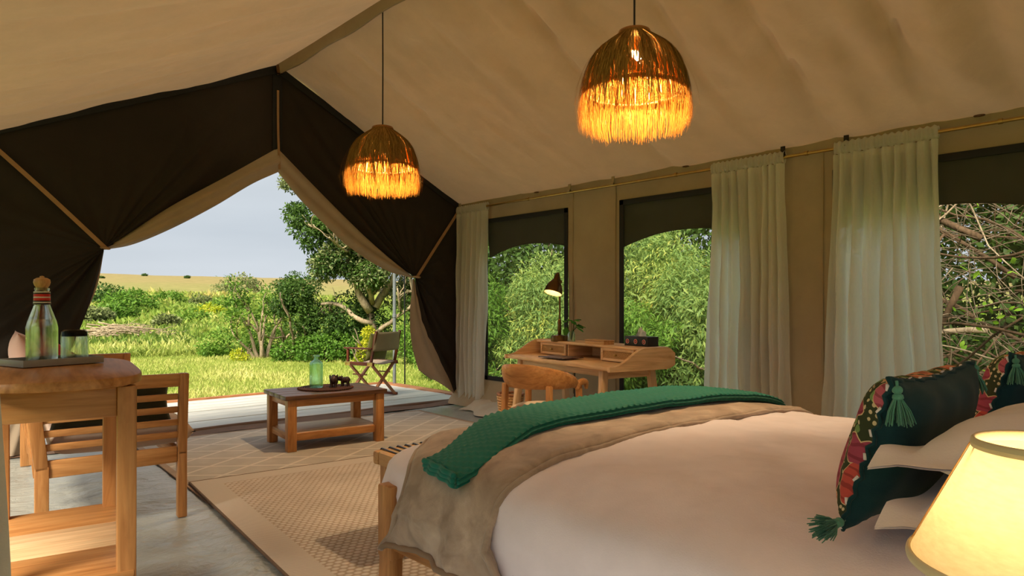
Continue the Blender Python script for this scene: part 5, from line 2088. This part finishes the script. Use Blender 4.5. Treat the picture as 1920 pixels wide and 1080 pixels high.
def build_vegetation():
    rnd = random.Random(3)
    # ---- lawn blades
    n = 92000
    u = RNG.random(n)
    ang = np.radians(RNG.uniform(6, 60, n))
    r = np.where(u < .7, RNG.uniform(9.0, 21, n), RNG.uniform(18, 34, n))
    x, y = r * np.sin(ang), r * np.cos(ang)
    keep = (y > 9.26) | (x > 5.95)
    keep &= ~((x < 6.2) & (y < 9.2))
    x, y, r = x[keep], y[keep], r[keep]
    z = np.array([ground_z(a, b) for a, b in zip(x, y)])
    n = len(x)
    patch = np.array([fbm(a * .5, b * .5, 2.) for a, b in zip(x, y)])
    D = RNG.normal(size=(n, 3)) * .45; D[:, 2] = 1
    size = np.where(r < 20, RNG.uniform(.04, .10, n) * (1 + .7 * np.clip(patch, 0, 1)), RNG.uniform(.10, .32, n))
    size = np.where(r < 9.9, size * 1.4, size)
    M_GR = leaf_mat('lawn_grass_blades', [(0, S(120, 142, 58)), (.5, S(172, 182, 92)), (1, S(210, 206, 128))], .4, .6)
    o = quads('lawn_grass', np.stack([x, y, z - .01], 1), size, D, RNG.normal(size=(n, 3)), np.where(r < 20, .16, .2)[:, None], .5 + .5 * patch + RNG.normal(size=n) * .2, M_GR)
    tag(o, 'short bright green lawn grass in front of the deck', 'grass', kind='stuff')
    # ---- taller weeds up the slope
    n = 60000
    ang = np.radians(RNG.uniform(6, 50, n)); r = RNG.uniform(24, 62, n)
    x, y = r * np.sin(ang), r * np.cos(ang)
    z = np.array([ground_z(a, b) for a, b in zip(x, y)])
    patch = np.array([fbm(a * .22, b * .22, 5.) for a, b in zip(x, y)])
    D = RNG.normal(size=(n, 3)) * .6; D[:, 2] = .9
    size = RNG.uniform(.15, .42, n) * (1 + .8 * np.clip(patch, -.4, 1)) * np.where(r > 40, 1.3, 1)
    M_WD = leaf_mat('meadow_weeds', [(0, S(84, 112, 44)), (.45, S(134, 160, 66)), (.75, S(168, 182, 86)), (1, S(200, 188, 116))], .4, .6)
    o = quads('meadow_grass', np.stack([x, y, z - .02], 1), size, D, RNG.normal(size=(n, 3)), .34, .42 + .55 * patch + RNG.normal(size=n) * .14 + (r - 40) * .008, M_WD)
    tag(o, 'tall rough green weeds on the slope beyond the lawn', 'weeds', kind='stuff')

    # ---- small bushes dotted over the slope
    spots = [((9.2, 45.8), 1.5, 'dark rounded bush at the foot of the golden hill, leftmost', 0), ((8.1, 36.4), .9, 'small mid green bush left of the brush pile on the slope', 1), ((9.5, 40.0), 1.3, 'bright green bush right of the dark rounded bush', 1),
             ((6.5, 34.7), .9, 'low olive bush beside the tent flap on the slope', 2), ((13.7, 48.4), .9, 'pale low bush in the middle of the green slope', 1), ((15.0, 46.2), .8, 'olive bush on the slope, left of the yellow shrub', 2),
             ((14.6, 41.0), .9, 'mid green mound behind the thin tree, low on the slope', 1), ((12.2, 36.1), .75, 'yellow flowering shrub left of the thin tree', 3), ((10.3, 32.9), .7, 'small green bush above the brush pile', 1),
             ((8.8, 31.6), .55, 'tiny olive bush behind the brush pile', 2), ((26.6, 57.0), 2.2, 'dark bush on the skyline behind the thin tree', 0), ((22.8, 60.4), 1.9, 'olive tree clump on the skyline left of the thin tree', 2),
             ((20.7, 103.), .35, 'dot of dark scrub high on the golden hill, left', 0), ((33.2, 132.), .45, 'dot of dark scrub at the top of the golden hill', 0), ((34.2, 112.), .4, 'dot of dark scrub halfway up the golden hill', 0)]
    for (x, y), s, lab, kind in spots:
        m = (M_LEAF_DARK, M_LEAF_MID, M_LEAF_OLIVE, M_LEAF_YEL)[kind]
        bl = [(0, 0, .45 * s, .8 * s, .7 * s, .5 * s), (.5 * s, .1, .35 * s, .6 * s, .5 * s, .42 * s), (-.55 * s, 0, .32 * s, .6 * s, .5 * s, .38 * s)]
        t = thing('scrub_bush', lab, 'bush', (x, y, ground_z(x, y)), 0, 'bushes dotted over the slope')
        foliage(t, bl, 1500 if s > .8 else 800, .13 * (1 + s * .5), m)
    # ---- brush pile: cut sticks
    px, py = 6.15, 26.9
    t = thing('brush_pile', 'heap of cut dry branches lying on the grass slope', 'brush pile', (px, py, ground_z(px, py)))
    meS = []
    for k in range(5):
        bm = NB(); P = [Vector((-.9, 0, 0))]
        for i in range(5):
            P.append(P[-1] + Vector((.36, rnd.gauss(0, .05), rnd.gauss(0, .04))))
        tube(bm, P, [.030, .028, .024, .02, .014, .008], 5)
        me = bpy.data.meshes.new('stick'); bm.to_mesh(me); bm.free(); me.materials.append(M_BARK2); me.shade_smooth(); meS.append(me)
    for k in range(110):
        o = bpy.data.objects.new('stick', meS[k % 5]); COL.objects.link(o); o.parent = t
        xx = rnd.gauss(0, .75)
        hh = max(.02, .42 * exp(-(xx / .9) ** 2) * rnd.random() ** .7)
        o.location = (xx, rnd.gauss(0, .5), hh + .02)
        o.rotation_euler = (rnd.uniform(0, 6), rnd.gauss(0, .16), rnd.gauss(.25, .45) - .55)
        o.scale = (rnd.uniform(.5, 1.0),) * 3
    for k, (x, y) in enumerate(((9.8, 23.4), (8.6, 27.8))):
        pass
    # ---- thin many-stemmed tree
    x, y = 7.06, 17.2
    t = thing('young_tree', 'thin crooked many stemmed tree with sparse leaves on the lawn edge', 'tree', (x, y, ground_z(x, y)))
    tips = []
    R = random.Random(21)
    for (dx, dy, L) in ((-.28, .1, .85), (-.12, -.1, 1.0), (.08, 0, 1.1), (.22, .1, 1.0), (.75, -.2, .85), (-.5, 0, .75)):
        bm = NB()
        branch(bm, (dx * .35, dy * .3, -.05), (dx, dy, .9), L, .055 if abs(dx) < .3 else .04, 2, R, tips, .20, (2, 2), .42, .25)
        obj('trunk', bm, M_BARK2, t, smooth=180)
    PP, DD = [], []
    for p, d in tips:
        if p.z < .75 and R.random() < .75:
            continue
        for k in range(46):
            q = p + Vector((R.gauss(0, .10), R.gauss(0, .10), R.gauss(-.02, .08)))
            PP.append(q); DD.append(d * .5 + Vector((R.gauss(0, .8), R.gauss(0, .8), R.gauss(-.1, .5))))
    P = np.array([tuple(p) for p in PP]); Dn = np.array([tuple(p) for p in DD])
    o = quads('foliage', P, RNG.uniform(.07, .15, len(P)), Dn, RNG.normal(size=P.shape) * .4 + [0, 0, 1], .36, RNG.random(len(P)), M_LEAF_MID, t); o['kind'] = 'stuff'

    # ---- big tree to the right of the view
    bx, by = 8.75, 14.5
    t = thing('large_tree', 'large spreading tree with pale tangled branches behind the director chair', 'tree', (bx, by, ground_z(bx, by)))
    g = ground_z(bx, by)
    W_ = [(7.15, 15.3, 3.35, .42, .42, .30), (7.45, 15.0, 2.85, .50, .5, .42), (7.75, 14.8, 3.1, .5, .5, .4), (7.85, 14.6, 2.35, .5, .5, .42), (8.25, 14.3, 2.75, .55, .55, .5), (8.4, 14.2, 1.95, .5, .5, .42),
          (7.6, 14.9, 2.1, .40, .4, .35), (8.8, 13.9, 2.9, .7, .6, .6), (8.1, 14.4, 3.6, .7, .6, .5), (6.95, 15.3, 4.15, .30, .3, .26), (7.5, 14.9, 4.3, .5, .5, .4), (8.9, 14.0, 4.0, 1.0, .9, .7), (9.4, 13.8, 2.2, .5, .5, .5), (9.3, 14.4, 1.5, .5, .5, .4)]
    foliage(t, [(a - bx, b - by, c - g, d, e2, f) for a, b, c, d, e2, f in W_[:7]], 11000, .10, M_LEAF_DARK, asp=.40, inner=.35)
    foliage(t, [(a - bx, b - by, c - g, d, e2, f) for a, b, c, d, e2, f in W_[3:]], 15000, .095, M_LEAF_OLIVE, asp=.42, inner=.35)
    R = random.Random(9)
    tips = []
    for (p, d, L, r) in (((0, 0, -.1), (-.10, 0, 1), 1.7, .16), ((-.15, .0, 1.2), (-.5, .1, .8), 1.6, .10), ((.0, .0, 1.3), (.25, -.2, .9), 1.6, .10), ((-.1, 0, .9), (-.9, .1, .35), 1.5, .07), ((-.1, 0, 1.4), (-.5, -.2, 1.0), 1.9, .07), ((.05, 0, .7), (.4, -.2, .6), 1.2, .06)):
        bm = NB(); branch(bm, p, d, L, r, 3, R, tips, .26, (2, 3), .55, .12)
        obj('bough', bm, M_BARK2, t, smooth=180)
    # ---- thick shrubs under it
    def world_shrub(label, blobs, n, leaf, mat, **kw):
        cx = sum(b[0] for b in blobs) / len(blobs); cy = sum(b[1] for b in blobs) / len(blobs)
        g = ground_z(cx, cy)
        shrub(label, cx, cy, [(b[0] - cx, b[1] - cy, b[2] - g, *b[3:]) for b in blobs], n, leaf, mat, **kw)
    world_shrub('round dark bush at the left edge of the large tree', [(7.35, 15.9, 1.45, .42, .4, .40), (7.5, 15.9, .95, .5, .45, .5), (7.15, 16.1, 1.15, .28, .3, .26)], 4200, .085, M_LEAF_DARK, asp=.5)
    world_shrub('dense dark green thicket in the middle under the large tree', [(7.95, 15.6, .75, .6, .5, .65), (8.45, 15.2, .9, .65, .5, .7), (8.85, 14.9, .7, .5, .5, .6), (8.2, 15.4, .25, .7, .5, .4)], 7500, .085, M_LEAF_DARK, asp=.5)
    world_shrub('low leafy green bush spreading onto the lawn', [(7.55, 15.4, .15, .5, .45, .36), (8.05, 15.0, .2, .55, .45, .38), (8.55, 14.6, .15, .5, .4, .36), (7.15, 15.9, .05, .4, .35, .28)], 6000, .075, M_LEAF_MID, asp=.6, tbias=-.15)
    world_shrub('bright yellow green shrub behind the director chair arm', [(8.0, 13.75, .22, .13, .13, .2), (8.1, 13.75, .55, .15, .14, .18), (7.95, 13.9, .0, .12, .1, .12)], 1200, .055, M_LEAF_YEL, asp=.55)
    world_shrub('green bush behind the steel pole', [(8.9, 13.2, .35, .5, .4, .45), (9.4, 12.9, .3, .5, .4, .45), (9.2, 12.7, .0, .5, .4, .3)], 4200, .075, M_LEAF_MID, asp=.5)
    world_shrub('small yellow leaved plant at the foot of the thin tree', [(6.25, 16.75, -.02, .14, .12, .16), (6.38, 16.6, -.08, .12, .1, .1)], 500, .06, M_LEAF_YEL, asp=.5, stems=2)
    world_shrub('low green bush behind the thin tree', [(6.6, 18.6, .2, .7, .5, .4), (7.6, 18.2, .25, .7, .5, .45), (8.3, 17.8, .3, .6, .5, .5)], 5200, .09, M_LEAF_MID, asp=.5)
    world_shrub('leafy bush between the pole and the tent flap', [(7.4, 9.4, .1, .38, .35, .34), (7.9, 9.5, .25, .45, .4, .42), (7.2, 8.6, .0, .3, .3, .22)], 3600, .07, M_LEAF_MID, asp=.55)
    # ---- feathery hedge outside the two farther windows
    hedge = [(7.9, 9.6), (8.6, 8.4), (8.3, 7.2), (8.9, 6.0), (8.3, 5.0), (9.2, 4.0), (7.7, 6.0), (9.6, 7.2)]
    labs = ['feathery shrub seen at the left edge of the far window', 'feathery pale shrub behind the desk lamp', 'feathery shrub seen at the right edge of the far window', 'yellow tipped feathery shrub in the middle window',
            'feathery green shrub beside the middle curtain', 'feathery shrub hidden mostly by the middle curtain', 'low feathery shrub right behind the desk', 'tall feathery shrub rising behind the others']
    for k, ((x, y), lab) in enumerate(zip(hedge, labs)):
        hgt = (2.1, 2.4, 2.2, 2.5, 2.2, 2.4, 1.5, 3.2, 2.2)[k]
        bl = [(0, 0, hgt * .30, .75, .75, hgt * .32), (.15, .25, hgt * .68, .7, .7, hgt * .30), (-.25, -.3, hgt * .52, .6, .6, hgt * .30), (-.3, .35, hgt * .15, .6, .6, hgt * .2)]
        shrub(lab, x, y, bl, 17000, .10, M_LEAF_BAM if k not in (0, 6) else M_LEAF_MID, name='feathery_shrub', group='feathery shrubs outside the windows', asp=.24, droop=.75, rough=.7, stems=4, inner=.5, tbias=(.0, .05, 0, .12, -.1, 0, -.12, -.05, 0)[k] - .08)
    for k, (x, y, lab) in enumerate(((10.6, 10.2, 'dark leafy tree far behind the far window'), (11.3, 7.4, 'dark leafy tree far behind the middle window'), (10.4, 13.2, 'dark leafy tree farthest back beside the hedge'))):
        g = ground_z(x, y)
        t = thing('dark_tree', lab, 'tree', (x, y, g), 0, 'dark trees behind the feathery shrubs')
        foliage(t, [(0, 0, 1.2, 1.5, 1.5, 1.2), (.3, .4, 2.9, 1.4, 1.5, 1.2), (-.4, -.6, 2.2, 1.2, 1.3, 1.1)], 9000, .15, M_LEAF_DARK, asp=.5)
        bm = NB(); branch(bm, (0, 0, -.1), (0, 0, 1), 2.2, .14, 2, R, []); obj('trunk', bm, M_BARK, t, smooth=180)

    # ---- tangle of branches outside the nearest window
    t = thing('tangled_thicket', 'tangle of bare brown branches with bright leaves outside the nearest window', 'thicket', (7.0, 1.6, -.15))
    R = random.Random(33)
    for k in range(120):
        a = R.uniform(0, pi)
        z = R.uniform(.2, 2.9)
        p = Vector((R.uniform(-.75, 1.3), R.uniform(-1.3, 1.4), z))
        d = Vector((R.gauss(0, .35), R.choice((-1, 1)) * R.uniform(.2, 1), R.gauss(0, .8))).normalized()
        if k % 4 == 0:
            d = Vector((R.gauss(0, .2), R.gauss(0, .25), 1)).normalized(); p.z = R.uniform(0, .8)
        L = R.uniform(.9, 2.0)
        r = R.choice((.006, .008, .010, .013, .017, .022)) if k > 10 else R.uniform(.024, .034)
        bm = NB()
        P = [p - d * L / 2]
        for i in range(7):
            d = (d + Vector((R.gauss(0, .14), R.gauss(0, .14), R.gauss(0, .14)))).normalized()
            P.append(P[-1] + d * L / 7)
        if min(q.x for q in P) < -.7:
            s = -.7 - min(q.x for q in P)
            for q in P:
                q.x += s
        tube(bm, P, [lerp(r, r * .5, i / 7) for i in range(8)], 7)
        obj('branch', bm, M_BARK2 if R.random() < .25 else M_BARK3, t, smooth=180)
    # thin twigs, too many to count
    bm = NB()
    for k in range(420):
        p = Vector((R.uniform(-.6, 1.3), R.uniform(-1.3, 1.3), R.uniform(.6, 3.1)))
        d = Vector((R.gauss(0, .5), R.gauss(0, 1), R.gauss(-.15, .55))).normalized(); L = R.uniform(.4, 1.1)
        P = [p]
        for i in range(4):
            d = (d + Vector((R.gauss(0, .22), R.gauss(0, .22), R.gauss(0, .22)))).normalized(); P.append(P[-1] + d * L / 4)
        tube(bm, P, [.005, .0045, .004, .003, .002], 4)
    stuff(obj('twigs', bm, M_BARK, t, smooth=180))
    # bright leaves, one by one
    lm = leaf_mat('thicket_leaf', [(0, S(120, 170, 40)), (1, S(150, 196, 56))], .5)
    lms = []
    for v in range(3):
        bm = NB(); grid(bm, 5, 2, lambda u, w: (u, (w - .5) * .52 * sin(pi * (u * .92 + .05)), -.16 * u * u - .1 * abs(w - .5) * (1 + .3 * v)))
        me = bpy.data.meshes.new('leaf'); bm.to_mesh(me); bm.free(); me.shade_smooth(); me.materials.append(lm)
        at = me.attributes.new('tint', 'FLOAT', 'FACE'); at.data.foreach_set('value', [v / 2] * len(me.polygons)); lms.append(me)
    for k in range(260):
        o = bpy.data.objects.new('leaf', lms[k % 3]); COL.objects.link(o); o.parent = t
        zz = R.uniform(.3, 1.5) if R.random() < .7 else R.uniform(1.2, 2.6)
        o.location = (R.uniform(-.9, .9), R.uniform(-1.0, 1.2), zz)
        o.rotation_euler = (R.gauss(0, .6), R.gauss(.2, .5), R.uniform(0, 2 * pi)); o.scale = (R.uniform(.05, .085),) * 3
    shrub('dark leafy bush behind the tangle of branches', 9.2, 1.9, [(0, 0, 1.1, 1.0, 1.9, 1.1), (.2, .6, 2.5, .9, 1.4, .8), (.2, -1.0, 2.2, .9, 1.2, .9), (-.4, 0, .5, .8, 1.8, .6), (.4, .2, 1.7, .8, 2.0, 1.4)], 22000, .11, M_LEAF_DARK, asp=.5, inner=.3)


# ================================================================ BUILD EVERYTHING
build_shell()
build_gable()
build_deck()
build_ground()
build_rugs()

coffee_table()
sofa()
console_table()
desk()
desk_chair()
director_chair()
bed()
throw()
bench()

curtain('sheer white curtain in the far corner beside the tent door', 6.08, 6.66, 6.16, 6.64, folds=6, seed=1.)
curtain('sheer white curtain to the right of the middle window', 2.50, 3.14, 2.44, 3.22, folds=8, seed=2.)
curtain('sheer white curtain nearest the bed pillows, widest of the three', 1.44, 2.12, 1.36, 2.20, folds=8, seed=4.)

velvet_cushion('dark velvet cushion with floral front, wholly in view behind the lamp shade', (1.74, .585, .765), .30, .03, 1)
velvet_cushion('dark velvet cushion with floral front, cut by the picture edge', (2.74, .585, .765), .30, .0, 2)
white_pillow('lower white pillow under the fully visible velvet cushion', (1.68, .22, .845), (0, 0, .02))
white_pillow('upper white pillow on the lower one, behind the fully visible velvet cushion', (1.685, .22, .945), (-.03, .02, -.03), th=.16)
white_pillow('lower white pillow of the pile on the window side', (2.80, .17, .845), (0, 0, -.02))
white_pillow('upper white pillow of the pile on the window side', (2.79, .16, .95), (-.05, 0, .02), th=.16)
bedside_lamp()
desk_lamp()
pendant('larger looking fringed grass pendant lamp hanging above the bed', 2.9, 2.22, 2.137, 3.585, 1, 2200)
pendant('fringed grass pendant lamp hanging in front of the dark tent door', 2.9, 4.70, 2.107, 3.585, 2, 2200)
smalls()
loose_cushions()
left_door_curtain()
build_vegetation()
bpy.context.view_layer.update()
